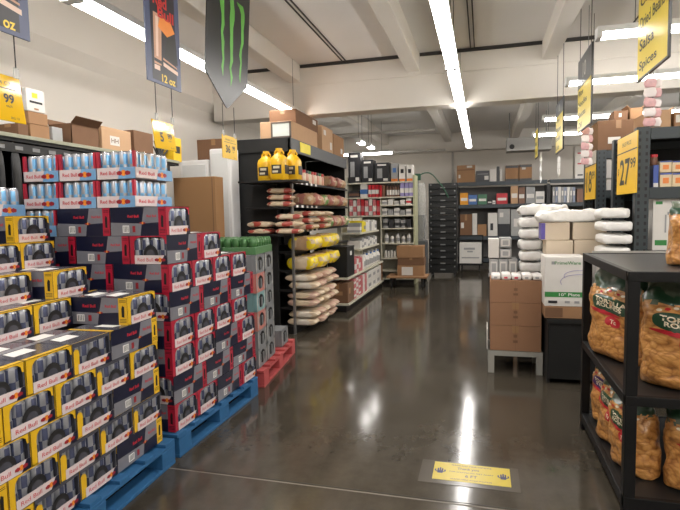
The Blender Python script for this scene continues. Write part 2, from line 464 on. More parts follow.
# ---- pallets
bluewood = mat('blue_pallet_paint', (36, 92, 138), .7, var=.22, scale=18)
pinkwood = mat('red_pallet_paint', (176, 74, 74), .75, var=.2, scale=18)
def make_pallet(name, label, lx, ly, m, loc, rotz, hz=.165):
    """lx across the aisle, ly along it; stringer openings face the aisle"""
    t = thing(name, label, 'pallet', loc, rotz)
    nb = 7; h0 = .022
    for i in range(nb):
        y = -ly/2+.045+(ly-.09)*i/(nb-1)
        MB().box((-lx/2, y-.045*(1.4 if i in (0, nb-1) else 1)*.99, hz-h0), (lx/2, y+.045*(1.0), hz), m, .003).build('deck_board', t)
    for i, y in enumerate((-ly/2+.075, 0, ly/2-.075)):
        for x in (-lx/2+.06, 0, lx/2-.06):
            MB().box((x-.06, y-.075, h0), (x+.06, y+.075, hz-h0-.018), m, .004).build('block', t)
    for x in (-lx/2+.06, 0, lx/2-.06):
        MB().box((x-.06, -ly/2, 0), (x+.06, ly/2, h0), m, .003).build('bottom_board', t)
        MB().box((x-.06, -ly/2, hz-h0-.018), (x+.06, ly/2, hz-h0), m, .003).build('stringer_board', t)
    return t

# ================================================= front stack: yellow-trimmed cases
L1, S1, H1, B1, G = .44, .281, .1615, .168, .008
C1 = Vector((-1.995, 2.83)); TH1 = math.radians(2.0)
def on1(u, v):        # u metres back toward the viewer along the aisle face, v metres away from the aisle
    d = Vector((math.sin(TH1), -math.cos(TH1))); e = Vector((-math.cos(TH1), -math.sin(TH1)))
    p = C1+d*u+e*v; return p.x, p.y
make_pallet('blue_pallet', 'blue wooden pallet under the yellow-trimmed drink cases in the foreground', 1.06, 1.50, bluewood,
            (*(on1(.70, .47)), 0), TH1)
yc = Proto(make_case(L1, S1, H1, yl, (can_g, can_n)))
yt = Proto(make_case(L1, S1, H1, yl, (can_g, can_n), tab=True))
TABS = {(4, 2), (3, 2), (2, 1), (2, 2), (1, 2), (1, 3), (2, 3), (5, 2)}
GF = 'yellow-trimmed cases of the front stack'
def jit(): return R.uniform(-.003, .003), math.radians(R.uniform(-.25, .25))
def put1(layer, kind, u, v, label, pr=None):
    """kind W: window end to the aisle; B: checkered side to the aisle"""
    z = B1+H1*(layer-1)+.0008*layer
    j, r = jit()
    if kind == 'W': x, y = on1(u+S1/2, v+L1/2+j); rz = TH1+r
    else: x, y = on1(u+L1/2, v+S1/2+j); rz = TH1+PI/2+r
    return (pr or yc).put((x, y, z), rz, label, GF)
pats = {1: 'BWWWW', 2: 'WWWWB', 3: 'BWWWW', 4: 'WWWWB', 5: 'BWWWW'}
for ly, pt in pats.items():
    u = 0
    for i, kd in enumerate(pt):
        side = 'window end' if kd == 'W' else 'checkered side'
        put1(ly, kd, u, 0, 'yellow-trimmed drink case, %s to the aisle, %s layer up, %s from far end' % (side, O[ly], O[i+1]), yt if (ly, i+1) in TABS else yc)
        u += (S1 if kd == 'W' else L1)+G
put1(6, 'W', 0, 0, 'yellow-trimmed drink case topmost on the far aisle corner of the front stack')
put1(6, 'W', S1+G+.005, .37, 'yellow-trimmed drink case left of the topmost corner case, window outward')
put1(6, 'W', 2*(S1+G)+.005, .37, 'yellow-trimmed drink case standing back on sixth layer, second from far end')
put1(6, 'W', 3*(S1+G)+.005, .38, 'yellow-trimmed drink case standing back on sixth layer, third from far end')
put1(7, 'W', .10, .41, 'yellow-trimmed drink case on seventh layer, checkered side toward the viewer')
put1(7, 'W', .10+S1+.03, L1+.085, 'yellow-trimmed drink case on seventh layer at the left picture edge')
put1(8, 'W', .02, .71, 'yellow-trimmed drink case on eighth layer, far one of two')
put1(8, 'W', .02+S1+.02, .68, 'yellow-trimmed drink case on eighth layer, near one of two')
put1(9, 'W', .02, .74, 'yellow-trimmed drink case crowning the front stack on the ninth layer')
# cases buried inside the stack
ib = MB()
for layer in range(1, 9):
    vs = {1: .46, 2: .46, 3: .46, 4: .46, 5: .46, 6: .90, 7: .98, 8: 1.17}[layer]
    z = B1+H1*(layer-1)+.0008*layer
    for u0, u1 in ((.01, .5), (.51, 1.0)):
        for v0, v1 in ((vs, (vs+1.03)/2-.003), ((vs+1.03)/2+.003, 1.03)):
            if v1-v0 < .05: continue
            a = on1(u0, v0); b = on1(u0, v1); c_ = on1(u1, v1); d_ = on1(u1, v0)
            vv = [(*p, zz) for zz in (z, z+H1-.002) for p in (a, d_, c_, b)]
            ib.add(vv, [(3,2,1,0),(4,5,6,7),(0,1,5,4),(1,2,6,5),(2,3,7,6),(3,0,4,7)], film)
tag(ib.build('inner_cases'), 'film-wrapped drink cases packed inside the front stack behind the yellow-trimmed ones', 'drink cases', None, 'stuff')

# ================================================= second stack: red-trimmed cases, silver trays on top
L2, S2, H2, B2 = .422, .281, .1875, .168
XC, YC = -1.975, 2.955
make_pallet('blue_pallet', 'blue wooden pallet under the tall stack of red-trimmed drink cases', 1.08, 1.26, bluewood, (XC-.51, YC+.62, 0), 0)
rc = Proto(make_case(L2, S2, H2, rl, (can_g, can_n)))
GR = 'red-trimmed cases of the tall stack'
def put2(layer, rz, x0, y0, w, d, label):
    z = B2+H2*(layer-1)+.0008*layer; j, r = jit()
    rc.put((x0-w/2+j*.5, y0+d/2+j*.5, z), rz+r, label, GR)
patX = {1: 'WWBW', 2: 'BBB', 3: 'WWBW', 4: 'WWWW', 5: 'BBB', 6: 'WWWW', 7: 'BW', 8: 'W'}
patY = {1: '', 2: '', 3: '', 4: 'BB', 5: 'BW', 6: 'BW', 7: 'BB', 8: 'B'}
for ly in range(1, 9):
    y = YC
    for i, kd in enumerate(patX[ly]):
        a, b = (L2, S2) if kd == 'W' else (S2, L2)
        side = 'window end' if kd == 'W' else 'checkered side'
        put2(ly, 0 if kd == 'W' else PI/2, XC, y, a, b, 'red-trimmed drink case, %s to the aisle, %s layer up, %s from near corner' % (side, O[ly], O[i+1]))
        y += b+G
    x = XC-(L2 if patX[ly][0] == 'W' else S2)-G
    for i, kd in enumerate(patY[ly]):
        a, b = (S2, L2) if kd == 'W' else (L2, S2)
        side = 'window end' if kd == 'W' else 'checkered side'
        put2(ly, -PI/2 if kd == 'W' else 0, x, YC, a, b, 'red-trimmed drink case, %s toward the viewer, %s layer up, %s left of the corner' % (side, O[ly], O[i+1]))
        x -= a+G
ib = MB()
for ly in range(1, 9):
    z = B2+H2*(ly-1)+.0008*ly
    for x0, x1, y0, y1 in ((-2.72, -2.42, YC+.45, YC+.86), (-3.04, -2.73, YC+.45, YC+.86), (-3.04, -2.42, YC+.87, YC+1.22)):
        if ly >= 7 and y0 > YC+.8: continue
        ib.box((x0, y0, z), (x1, y1, z+H2-.002), film)
    if ly in (1, 2, 3): ib.box((-3.04, YC+.02, z), (-2.42, YC+.44, z+H2-.002), film)
tag(ib.build('inner_cases'), 'film-wrapped drink cases packed inside the tall stack behind the red-trimmed ones', 'drink cases', None, 'stuff')
st = Proto(make_tray(.42, .298, .187))
z9 = B2+H2*8+.008
GS = 'silver and blue can trays on the tall stack'
for k in (0, 1):
    for i in range(3):
        st.put((-2.20-.149-.307*i-(.0 if k else .012), YC+.225, z9+.1885*k), -PI/2,
               'silver-blue tray of drink cans, %s row, %s from the aisle, on the tall stack' % (('lower', 'upper')[k], O[i+1]), GS)
    st.put((-1.985-.30+.0, YC+.225+.42+.155, z9+.1885*k), 0, 'silver-blue tray of drink cans, %s row, behind the aisle corner one' % ('lower', 'upper')[k], GS) if False else None
st.put((-2.998, YC+.215, B2+H2*7+.0064), -PI/2, 'silver-blue tray of drink cans left of the red-trimmed cases on the eighth layer', GS)
x, y = on1(.62, .80+.05)
sf2 = st.put((*on1(.81, .80), B1+H1*7+.006), TH1, 'silver-blue tray of drink cans at the left picture edge on front stack', GS)
sf3 = st.put((*on1(.20, 1.10), B1+H1*9+.009), TH1-PI/2, 'drink can tray topmost at the back left of the front stack', GS)

# ================================================= third pallet: grey multipacks with a green case on top
B3 = .168
PH = math.radians(7)
P3 = Vector((-1.985, 4.34))
def on3(u, v):
    d = Vector((-math.sin(PH), math.cos(PH))); e = Vector((-math.cos(PH), -math.sin(PH)))
    p = P3+d*u+e*v; return p.x, p.y
make_pallet('red_pallet', 'faded red wooden pallet under the grey can multipacks', 1.0, 1.24, pinkwood, (*on3(.66, .47), 0), PH)
gm = mat('multipack_grey', (124, 126, 128), .4, var=.12); gm2 = mat('multipack_salmon', (190, 120, 110), .4); gm3 = mat('multipack_teal', (122, 158, 160), .4)
ringm = mat('multipack_ring', (176, 176, 172), .4)
def make_multi(L, S, H, body):
    t = thing('can_multipack', 'x', 'drink case'); x1 = L/2; y1 = S/2; c = MB()
    c.box((-x1, -y1, 0), (x1-.03, y1, H), body, .006)
    c.box((x1-.03, -y1, 0), (x1, -y1+.02, H), body); c.box((x1-.03, y1-.02, 0), (x1, y1, H), body)
    c.box((x1-.03, -y1, 0), (x1, y1, .018), body); c.box((x1-.03, -y1, H-.018), (x1, y1, H), body)
    # end wall with an oval hole
    n = 24; out = []; inn = []
    for i in range(n):
        a = 2*PI*i/n; ca, sa = math.cos(a), math.sin(a); k = 1/max(abs(ca), abs(sa))
        out.append((x1-.001, ca*k*y1, H/2+sa*k*H/2)); inn.append((x1-.001, ca*S*.30, H*.5+sa*H*.36))
    c.add(out+inn, [(i, (i+1) % n, n+(i+1) % n, n+i) for i in range(n)], body)
    for f in (-1, 1):
        c.poly([(x1-.0, f*y1*.95, H*.05), (x1, f*y1*.95, H*.95), (x1, f*y1*.75, H*.95), (x1, f*y1*.75, H*.05)], ringm)
    c.build('carton', t)
    k = MB(); k.disc((x1-.012, 0, H*.5), (0,1,0), (0,0,1), S*.31, H*.37, dark)
    k.build('oval_opening', t)
    for j in (-1, 0, 1):
        m = MB().cyl((x1-.022, j*S*.17, H*.16), (x1-.022, j*S*.17, H*.66), .021, gm if j else black, 10); m.build('can', t)
    return t
H3 = .178
mp = [Proto(make_multi(.40, .285, H3, m)) for m in (gm, gm2, gm3)]
kinds = {1: (0, 0), 2: (0, 0), 3: (1, 0), 4: (2, 0), 5: (1, 0), 6: (0, 0)}
for ly in range(1, 7):
    for i in range(2):
        x, y = on3(.06+.15+i*.295, .03+.2)
        mp[kinds[ly][i]].put((x, y, B3+H3*(ly-1)+.0008*ly), PH, 'grey can multipack with a black oval window, %s layer up, %s column on red pallet' % (O[ly], ('near', 'far')[i]), 'can multipacks on the red pallet')
mp[0].put((*on3(1.02, .22), B3+.001), PH, 'grey can multipack alone at the far end of the red pallet', 'can multipacks on the red pallet')
ib = MB()
for ly in range(1, 7):
    z = B3+H3*(ly-1)+.0008*ly
    for v0, v1 in ((.44, .72),):
        a = on3(.06, v0); b = on3(.06, v1); c_ = on3(.64, v1); d_ = on3(.64, v0)
        ib.add([(*p, zz) for zz in (z, z+H3-.002) for p in (a, b, c_, d_)], [(0,1,2,3),(7,6,5,4),(4,5,1,0),(5,6,2,1),(6,7,3,2),(7,4,0,3)], film)
tag(ib.build('inner_cases'), 'film-wrapped can packs behind the grey multipacks on the red pallet', 'drink cases', None, 'stuff')
green = mat('green_can', (74, 118, 70), .3, .2, var=.15); greenf = mat('green_wrap', (86, 128, 84), .35)
def make_green(n, label, loc, rz):
    t = thing('green_can_case', label, 'drink case', loc, rz, 'green can cases on the red pallet'); W = .04*2*n; D = .04*2*4
    c = MB(); c.box((-D/2, -W/2, 0), (D/2, W/2, .07), greenf, .004); c.build('tray', t)
    b = MB(); b.lathe([(.033, .07), (.039, .08), (.039, .125), (.03, .145), (.03, .150)], green, 12)
    o0 = None
    for i in range(4):
        for j in range(n):
            p = (-D/2+.04+.08*i, -W/2+.04+.08*j, 0)
            if o0 is None: o0 = b.build('can', t, p)
            else:
                o = o0.copy(); COL.objects.link(o); o.location = p; o.parent = t
    return t
make_green(7, 'green shrink-wrapped case of cans on top of the grey multipacks, aisle side', (*on3(.36, .19), B3+6*H3+.006), PH)
make_green(7, 'green shrink-wrapped case of cans on top of the grey multipacks, back side', (*on3(.36, .19+.335), B3+6*H3+.006), PH)
# ------------------------------------------------------------------ cartons, sacks, small goods
def carton(name, label, cat, a, b, m=None, marks=(), tapem=tape, group=None, rotz=0, tape_on=True, open_top=False, ch=.004):
    """closed or open box between corners a and b; marks: (face, s, t, w, h, material or text) on face '-y' or '-x' or '+x'"""
    m = m or card
    x0, y0, z0 = a; x1, y1, z1 = b
    cx, cy = (x0+x1)/2, (y0+y1)/2; w = (x1-x0)/2; d = (y1-y0)/2; h = z1-z0
    t = thing(name, label, cat, (cx, cy, z0), rotz, group)
    c = MB()
    if open_top:
        e = .006
        c.box((-w, -d, 0), (w, d, e), m)
        c.box((-w, -d, 0), (w, -d+e, h), m); c.box((-w, d-e, 0), (w, d, h), m)
        c.box((-w, -d, 0), (-w+e, d, h), m); c.box((w-e, -d, 0), (w, d, h), m)
        c.build('body', t)
        fl = min(w, d)*.8
        for s in (-1, 1):
            f = MB(); a0 = math.radians(35)
            f.add([(s*w, -d, h), (s*w, d, h), (s*(w+fl*math.cos(a0)*.7), d*.97, h+fl*math.sin(a0)), (s*(w+fl*math.cos(a0)*.7), -d*.97, h+fl*math.sin(a0)),
                   (s*(w-.004), -d, h+.004), (s*(w-.004), d, h+.004), (s*(w+fl*math.cos(a0)*.7-.004), d*.97, h+fl*math.sin(a0)+.004), (s*(w+fl*math.cos(a0)*.7-.004), -d*.97, h+fl*math.sin(a0)+.004)],
                  [(0,1,2,3),(7,6,5,4),(0,4,5,1),(1,5,6,2),(2,6,7,3),(3,7,4,0)], m)
            f.build('flap', t)
    else:
        c.box((-w, -d, 0), (w, d, h), m, min(ch, h*.1, w*.2, d*.2)); c.build('body', t)
        if tape_on:
            tm = MB(); e = .0012; q = min(.03, w*.3)
            tm.box((-q, -d-e, h*.72), (q, -d, h+e), tapem); tm.box((-q, -d, h), (q, d, h+e), tapem); tm.build('tape', t)
    for im, mk in enumerate(marks):
        face, s, u, ww, hh, what = mk[:6]; e = .0016+.0007*im
        if face == '-y': o = Vector((-w+2*w*s, -d-e, h*u)); right = (1,0,0); full = 2*w
        elif face == '+x': o = Vector((w+e, -d+2*d*s, h*u)); right = (0,1,0); full = 2*d
        else: o = Vector((-w-e, d-2*d*s, h*u)); right = (0,-1,0); full = 2*d
        k = MB(); R_ = Vector(right)
        if isinstance(what, str):
            k.text(what, mk[6], o, right, (0,0,1), w=ww*full, h=hh*h, bold=.01); k.build('printing', t)
        else:
            k.poly([o-R_*ww*full/2-Vector((0,0,hh*h/2)), o+R_*ww*full/2-Vector((0,0,hh*h/2)), o+R_*ww*full/2+Vector((0,0,hh*h/2)), o-R_*ww*full/2+Vector((0,0,hh*h/2))], what)
            k.build('printed_panel', t)
    return t

def simple(name, label, cat, a, b, m, band=None, group=None, top=None):
    """a small boxed product, one mesh; band = colour of a printed band round it"""
    x0, y0, z0 = a; x1, y1, z1 = b; c = MB(); h = z1-z0; e = .001
    c.box(a, b, m, min(.003, (x1-x0)*.1))
    if band:
        c.box((x0-e, y0-e, z0+h*.25), (x1+e, y1+e, z0+h*.6), band)
    if top: c.box((x0-e, y0-e, z1-h*.12), (x1+e, y1+e, z1+e), top)
    for i in range(len(c.v)): c.v[i] = (c.v[i][0]-(x0+x1)/2, c.v[i][1]-(y0+y1)/2, c.v[i][2]-z0)
    o = c.build(name, None, ((x0+x1)/2, (y0+y1)/2, z0))
    return tag(o, label, cat, group)

def bottle(name, label, cat, x, y, z, r, h, body, cap, lab=None, group=None, neck=.45):
    t = thing(name, label, cat, (x, y, z), 0, group)
    MB().lathe([(r*.9, 0), (r, h*.03), (r, h*.62), (r*.85, h*.72), (r*neck, h*.84), (r*neck, h*.88)], body, 12).build('bottle_body', t)
    MB().cyl((0,0,h*.88), (0,0,h), r*neck*1.15, cap, 10).build('cap', t)
    if lab: MB().lathe([(r*1.01, h*.14), (r*1.02, h*.15), (r*1.02, h*.52), (r*1.01, h*.53)], lab, 12).build('paper_label', t)
    return t

def pillow_mb(w, d, h, mats, seed=0, pw=.42, wr=.06, seg=28, rings=14, ends=True, paint=None, zw=.55, endp=3.2):
    """a filled bag lying flat, long axis x, gathered or crimped at the two ends"""
    mb = MB(); vs = []; fs = []; ms = []
    for i in range(rings+1):
        s = i/rings*2-1
        k = max(0, 1-abs(s)**endp)**.5
        if ends and abs(s) > .93: k = max(k, .30)
        for j in range(seg):
            a = 2*PI*j/seg; ca, sa = math.cos(a), math.sin(a)
            y = math.copysign(abs(ca)**pw, ca)*d/2*(.55+.45*k)
            z = math.copysign(abs(sa)**zw, sa)*h/2*(k if abs(s) < .93 or not ends else .12)
            p = Vector((s*w/2, y, z))
            n = noise.noise(Vector((p.x*9+seed*3.1, p.y*9, p.z*9+seed)))*wr+noise.noise(Vector((p.x*26+seed, p.y*22, p.z*22)))*wr*.45
            p.z = p.z*(1+n)+n*h*.35*(sa > -.2); p.y += n*d*.25
            p.z = max(p.z, -h*.46)
            vs.append((p.x, p.y, p.z+h*.46))
    for i in range(rings):
        for j in range(seg):
            fs.append((i*seg+j, (i+1)*seg+j, (i+1)*seg+(j+1) % seg, i*seg+(j+1) % seg))
            s = (i+.5)/rings*2-1; a = 2*PI*(j+.5)/seg
            ms.append(paint(s, a) if paint else mats[0])
    mb.add(vs, fs, ms, True)
    mb.add(vs[:seg], [tuple(range(seg))], ms[0]); mb.add(vs[-seg:], [tuple(range(seg-1, -1, -1))], ms[-1])
    return mb

def upright_bag(mb_seed, w, d, h, paint, top=.36):
    """standing pillow bag facing -y; returns builder and front(x, z) -> y"""
    def prof(t):                                   # half-depth factor up the bag, t 0..1
        if t < .08: return .62+.38*(t/.08)**.5
        if t < 1-top: return 1.0-.10*((t-.08)/(1-top-.08))**2
        q = (t-(1-top))/top
        return .90*max(0, 1-q**1.25)+.035
    def wid(t):
        q = max(0, (t-(1-top))/top)
        return 1-.03*math.sin(PI*t)-.10*q*q
    def surf(a, t):
        ca, sa = math.cos(a), math.sin(a)
        x = math.copysign(abs(ca)**.65, ca)*w/2*wid(t); y = math.copysign(abs(sa)**.8, sa)*d/2*prof(t)
        tp = max(0, (t-.62)/.38)
        n = noise.noise(Vector((x*8+mb_seed*2.7, y*8, t*h*8)))*.024+noise.noise(Vector((x*24, y*24+mb_seed, t*h*20)))*(.010+.012*tp)
        L = math.hypot(x, y)+1e-6
        zt = t*h+tp*.05*(noise.noise(Vector((x*9+mb_seed*1.7, .3, mb_seed)))-.35)
        return (x*(1+n/L), y*(1+n/L), zt)
    mb = MB(); seg, rings = 56, 44; vs = []; fs = []; ms = []
    for i in range(rings+1):
        for j in range(seg): vs.append(surf(2*PI*j/seg, i/rings))
    for i in range(rings):
        for j in range(seg):
            fs.append((i*seg+j, i*seg+(j+1) % seg, (i+1)*seg+(j+1) % seg, (i+1)*seg+j))
            ms.append(paint(2*PI*(j+.5)/seg, (i+.5)/rings))
    mb.add(vs, fs, ms, True); mb.add(vs[:seg], [tuple(range(seg-1, -1, -1))], ms[0]); mb.add(vs[-seg:], [tuple(range(seg))], ms[-1])
    def front(x, z):
        t = z/h; lo, hi = PI+.02, 2*PI-.02
        for _ in range(30):
            m_ = (lo+hi)/2
            if surf(m_, t)[0] < x: lo = m_
            else: hi = m_
        return surf((lo+hi)/2, t)[1]
    return mb, front
def wrap_text(mb, front, s, m, x, z, w, h, off=.003, slant=0, bold=.02):
    vs, fs, _ = text_mesh(s, bold)
    mb.add([(x+px*w, front(x+px*w, z+py*h+slant*px*w)-off, z+py*h+slant*px*w) for px, py in vs], fs, m)
def wrap_patch(mb, front, x, z, rx, rz, m, off=.0018, slant=0, n=28, rings=5, pw=1.0):
    vs = []; fs = []
    for k in range(rings+1):
        for i in range(n):
            a = 2*PI*i/n; q = k/rings; ca, sa = math.cos(a), math.sin(a)
            px = math.copysign(abs(ca)**pw, ca)*rx*q; pz = math.copysign(abs(sa)**pw, sa)*rz*q
            X = x+px; Z = z+pz+slant*px; vs.append((X, front(X, Z)-off, Z))
    for k in range(rings):
        for i in range(n): fs.append((k*n+i, k*n+(i+1) % n, (k+1)*n+(i+1) % n, (k+1)*n+i))
    mb.add(vs, fs, m, True)

def board_box(a, b, m, name, parent, ch=.002):
    return MB().box(a, b, m, ch).build(name, parent)
def price_tag_part(parent, x, y, z, facing, m=None):
    """small white shelf ticket on an aisle-facing ('+x') or viewer-facing ('-y') shelf edge"""
    if facing == '+x': return MB().box((x, y-.035, z-.02), (x+.003, y+.035, z+.02), m or white).build('price_ticket', parent)
    return MB().box((x-.035, y-.003, z-.02), (x+.035, y, z+.02), m or white).build('price_ticket', parent)

def perforated(name, rgb):
    m = mat(name, rgb, .45, .2); nt = m.node_tree; L = nt.links; b = nt.nodes['Principled BSDF']
    def mth(op, a, v=None, b2=None):
        n = nt.nodes.new('ShaderNodeMath'); n.operation = op; L.new(a, n.inputs[0])
        if v is not None: n.inputs[1].default_value = v
        if b2 is not None: L.new(b2, n.inputs[1])
        return n.outputs[0]
    tc = nt.nodes.new('ShaderNodeTexCoord'); sx = nt.nodes.new('ShaderNodeSeparateXYZ'); L.new(tc.outputs['Object'], sx.inputs[0])
    u = mth('ADD', sx.outputs['X'], None, sx.outputs['Y'])
    fu = mth('ABSOLUTE', mth('SUBTRACT', mth('FRACT', mth('DIVIDE', u, .055)), .5)); fz = mth('ABSOLUTE', mth('SUBTRACT', mth('FRACT', mth('DIVIDE', sx.outputs['Z'], .06)), .5))
    inside = mth('MULTIPLY', mth('LESS_THAN', fu, .17), None, mth('LESS_THAN', fz, .23))
    mx = nt.nodes.new('ShaderNodeMix'); mx.data_type = 'RGBA'; L.new(inside, mx.inputs['Factor'])
    src = b.inputs['Base Color'].links[0].from_socket; L.new(src, mx.inputs['A']); mx.inputs['B'].default_value = (.008, .008, .009, 1)
    L.new(mx.outputs['Result'], b.inputs['Base Color']); return m
bluegrey = mat('bluegrey_beam', (50, 57, 60), .45, .2)
# ------------------------------------------------------------------ long shelf on the left wall
sh = thing('wall_shelving', 'long cream-edged shelving along the left wall behind the drink stacks', 'shelving')
SX = -3.42
board_box((LEFT+.12, .6, 2.20), (SX, 5.42, 2.25), blackpanel, 'shelf', sh)
board_box((SX-.004, .6, 2.228), (SX+.012, 5.42, 2.258), mat('shelf_edge_dull', (150, 150, 130), .5), 'shelf_edge', sh)
board_box((LEFT+.12, .6, 1.45), (SX-.10, 5.25, 1.49), blackpanel, 'shelf', sh)
board_box((LEFT+.12, .6, .10), (SX-.02, 5.25, .16), blackpanel, 'shelf', sh)
board_box((LEFT+.10, .6, 0), (LEFT+.12, 5.25, 2.2), blackpanel, 'back_panel', sh)
for y in (.62, 2.0, 3.6, 5.22): board_box((LEFT+.12, y-.02, 0), (SX-.06, y+.02, 2.2), blackmetal, 'upright', sh)
for i in range(11): MB().box((SX-.008, 2.57+i*.16, 2.14), (SX-.004, 2.64+i*.16, 2.168), greyboard).build('price_ticket', sh)
MB().box((SX-.014, .6, 2.12), (SX-.008, 5.25, 2.19), blackmetal).build('ticket_rail', sh)
hk = mat('black_pouch', (22, 22, 25), .35, var=.4, scale=25)
for i in range(4):
    y = 2.78+i*.145
    t = thing('hanging_pouch', 'black hanging package under the wall shelf, %s from the left picture edge' % O[i+1], 'package', (SX-.03, y, 1.70), 0, 'black packages hanging under the wall shelf')
    m = pillow_mb(.44, .085, .03, [hk], seed=i, seg=16, rings=10, wr=.15)
    o = m.build('pouch', t); o.rotation_euler = (PI/2, -PI/2, PI/2); o.location = (0, 0, .2)
    MB().cyl((0, 0, .39), (0, 0, .50), .004, steel, 6).build('hook', t)
zt = 2.253
def left_span(p0, p1, ytop, X=SX-.02):
    a = onx(p0, 140, X); b = onx(p1, 140, X); c = onx((p0+p1)/2, ytop, X); return a.y, b.y, c.z
def left_carton(label, p0, p1, ytop, z0, dep, m, **k):
    y0, y1, z1 = left_span(p0, p1, ytop)
    return carton(k.pop('name', 'carton'), label, 'box', (SX-.02-dep, y0, z0), (SX-.02, y1, z1), m, **k), z1
_, za = left_carton('brown carton at the bottom of the small pile on the wall shelf', 31, 50, 125.5, zt, .14, card)
_, zb = left_carton('brown carton second in the small pile on the wall shelf', 30, 49, 113, za+.002, .14, card)
lime = mat('lime_print', (200, 220, 40), .5)
_, zc = left_carton('white carton with lime emblem topping the small pile on the wall shelf', 29, 47, 90.5, zb+.002, .11, cartw,
    marks=[('+x', .45, .72, .3, .22, lime), ('+x', .5, .42, .7, .10, black), ('+x', .5, .12, .25, .08, card)])
left_carton('dark grey small carton behind the big hanging price sign on the wall shelf', 19, 29, 124, zt, .2, card_d)
left_carton('small grey carton right of the brown pile on the wall shelf', 53, 63, 127.5, zt, .1, cartg)
left_carton('opened dark brown carton with raised flaps on the wall shelf', 72, 99, 126, zt, .24, card_d, open_top=True)
left_carton('orange-brown carton with white stencilled panel on the wall shelf', 102, 131, 129, zt, .3, card_l,
    marks=[('+x', .42, .45, .32, .4, cartw), ('+x', .42, .45, .24, .2, 'HH', card_d)])
left_carton('brown carton behind the blue can trays at the end of the wall shelf', 134, 153, 132, zt, .36, card_d)
# small yellow and black goods beyond
y0, y1, z1 = left_span(173, 181, 138)
carton('carton', 'small yellow pack seen between the two hanging price signs on the left', 'box', (SX-.2, y0, zt), (SX-.02, y1, z1), yellow, tape_on=False,
       marks=[('+x', .5, .5, .6, .3, black)])
t = thing('glove_display', 'black bristly bundle right of the yellow pack on the wall shelf', 'goods', (SX-.1, 5.2, zt))
for i in range(7):
    a = i/6*2.4-1.2
    MB().cyl((0, 0, .0), (.02*math.cos(i), .15*math.sin(a), .06+.2*math.cos(a)), .016, black, 7, .008).build('finger', t)
# ------------------------------------------------------------------ big upright board, coolers
carton('tall_carton', 'tall brown cardboard carton standing behind the third drink pallet', 'box', (-3.62, 5.60, 0), (-3.06, 5.80, 2.08), mat('cardboard_tall', (150, 112, 74), .85, var=.05, scale=3), tape_on=False,
       marks=[('-y', .93, .5, .02, .99, card_d)])
def cooler(label, x0, x1, y0, y1, z):
    t = thing('upright_cooler', label, 'cooler', ((x0+x1)/2, (y0+y1)/2, 0)); w = (x1-x0)/2; d = (y1-y0)/2
    board_box((-w, -d, .08), (w, d, z), plastic_w, 'cabinet', t, .02)
    board_box((-w+.03, -d+.04, 0), (w-.03, d-.04, .08), black, 'base', t)
    board_box((-w+.04, -d-.012, .5), (w-.04, -d, z-.06), mat('white_panel', (214, 216, 216), .35, var=.03), 'panel', t, .006)
    return t
cooler('white upright cabinet right of the tall brown carton, beside the black shelving end', -3.47, -3.16, 6.22, 6.46, 2.49)
cooler('white upright cabinet partly behind the tall brown carton', -3.93, -3.50, 6.25, 6.86, 2.36)
carton('carton', 'brown carton on the white cabinets behind the hanging price sign', 'box', (-3.80, 6.49, 2.363), (-3.30, 6.82, 2.66), card_d)

# ------------------------------------------------------------------ black shelving A
AX, AY0, AY1 = -2.43, 6.5, 9.4
ga = thing('shelving_unit', 'tall black shelving unit with grey header, food bags and yellow jugs', 'shelving')
AB = -3.26
board_box((AB, AY0, .0), (AB+.04, AY1, 2.60), blackpanel, 'back_panel', ga)
board_box((AB, AY0-.0, .0), (AX-.22, AY0+.03, 2.44), blackpanel, 'near_end_panel', ga)
board_box((AB, AY0-.03, 2.44), (AX-.0, AY0, 2.62), blackpanel, 'header_end', ga)
board_box((AX-.03, AY0-.03, 2.44), (AX, AY1, 2.62), greymetal, 'header', ga)
board_box((AB, AY0, 2.60), (AX-.03, AY1, 2.62), blackpanel, 'top_panel', ga)
board_box((AX-.02, AY0-.02, 0), (AX+.01, AY0+.02, 2.44), steel, 'upright', ga)
for y in (7.46, 8.08, AY1-.02): board_box((AB+.04, y-.02, 0), (AB+.09, y+.02, 2.44), blackmetal, 'upright', ga)
board_box((AB, AY0, 0), (AX, 8.1, .10), blackmetal, 'base', ga)
board_box((AB+.6, 8.075, .10), (AX-.02, 8.10, 1.09), blackpanel, 'side_panel', ga)
AS = [2.06, 1.74, 1.40, 1.12, .86, .60, .36]
for z in AS:
    ye = AY1 if z > 1 else 8.07
    board_box((AB+.04, AY0+.03, z-.03), (AX, ye, z), blackmetal, 'shelf', ga)
    MB().box((AX, AY0+.03, z-.032), (AX+.01, ye, z-.001), black).build('shelf_edge', ga)
for z in (2.06, 1.74, 1.40):
    for i in range(5):
        o = MB().box((AX+.0105, 6.62+i*.21, z-.036), (AX+.0135, 6.70+i*.21, z-.002), white).build('price_ticket', ga)
board_box((AB+.04, AY1, 1.57), (AX-.04, AY1+.02, 2.60), blackpanel, 'far_end_panel', ga)
# end-cap shelves toward the viewer
for z in (2.04, 1.71, 1.36):
    board_box((-2.98, AY0-(.46 if z > 2 else .30), z-.025), (AX+(.25 if z > 2 else -.03), AY0-.03, z), blackmetal, 'end_shelf', ga)
MB().box((AX+.001, 6.86, 2.47), (AX+.006, 7.30, 2.605), mat('header_card_yellow', (240, 222, 60), .5)).build('header_card', ga)
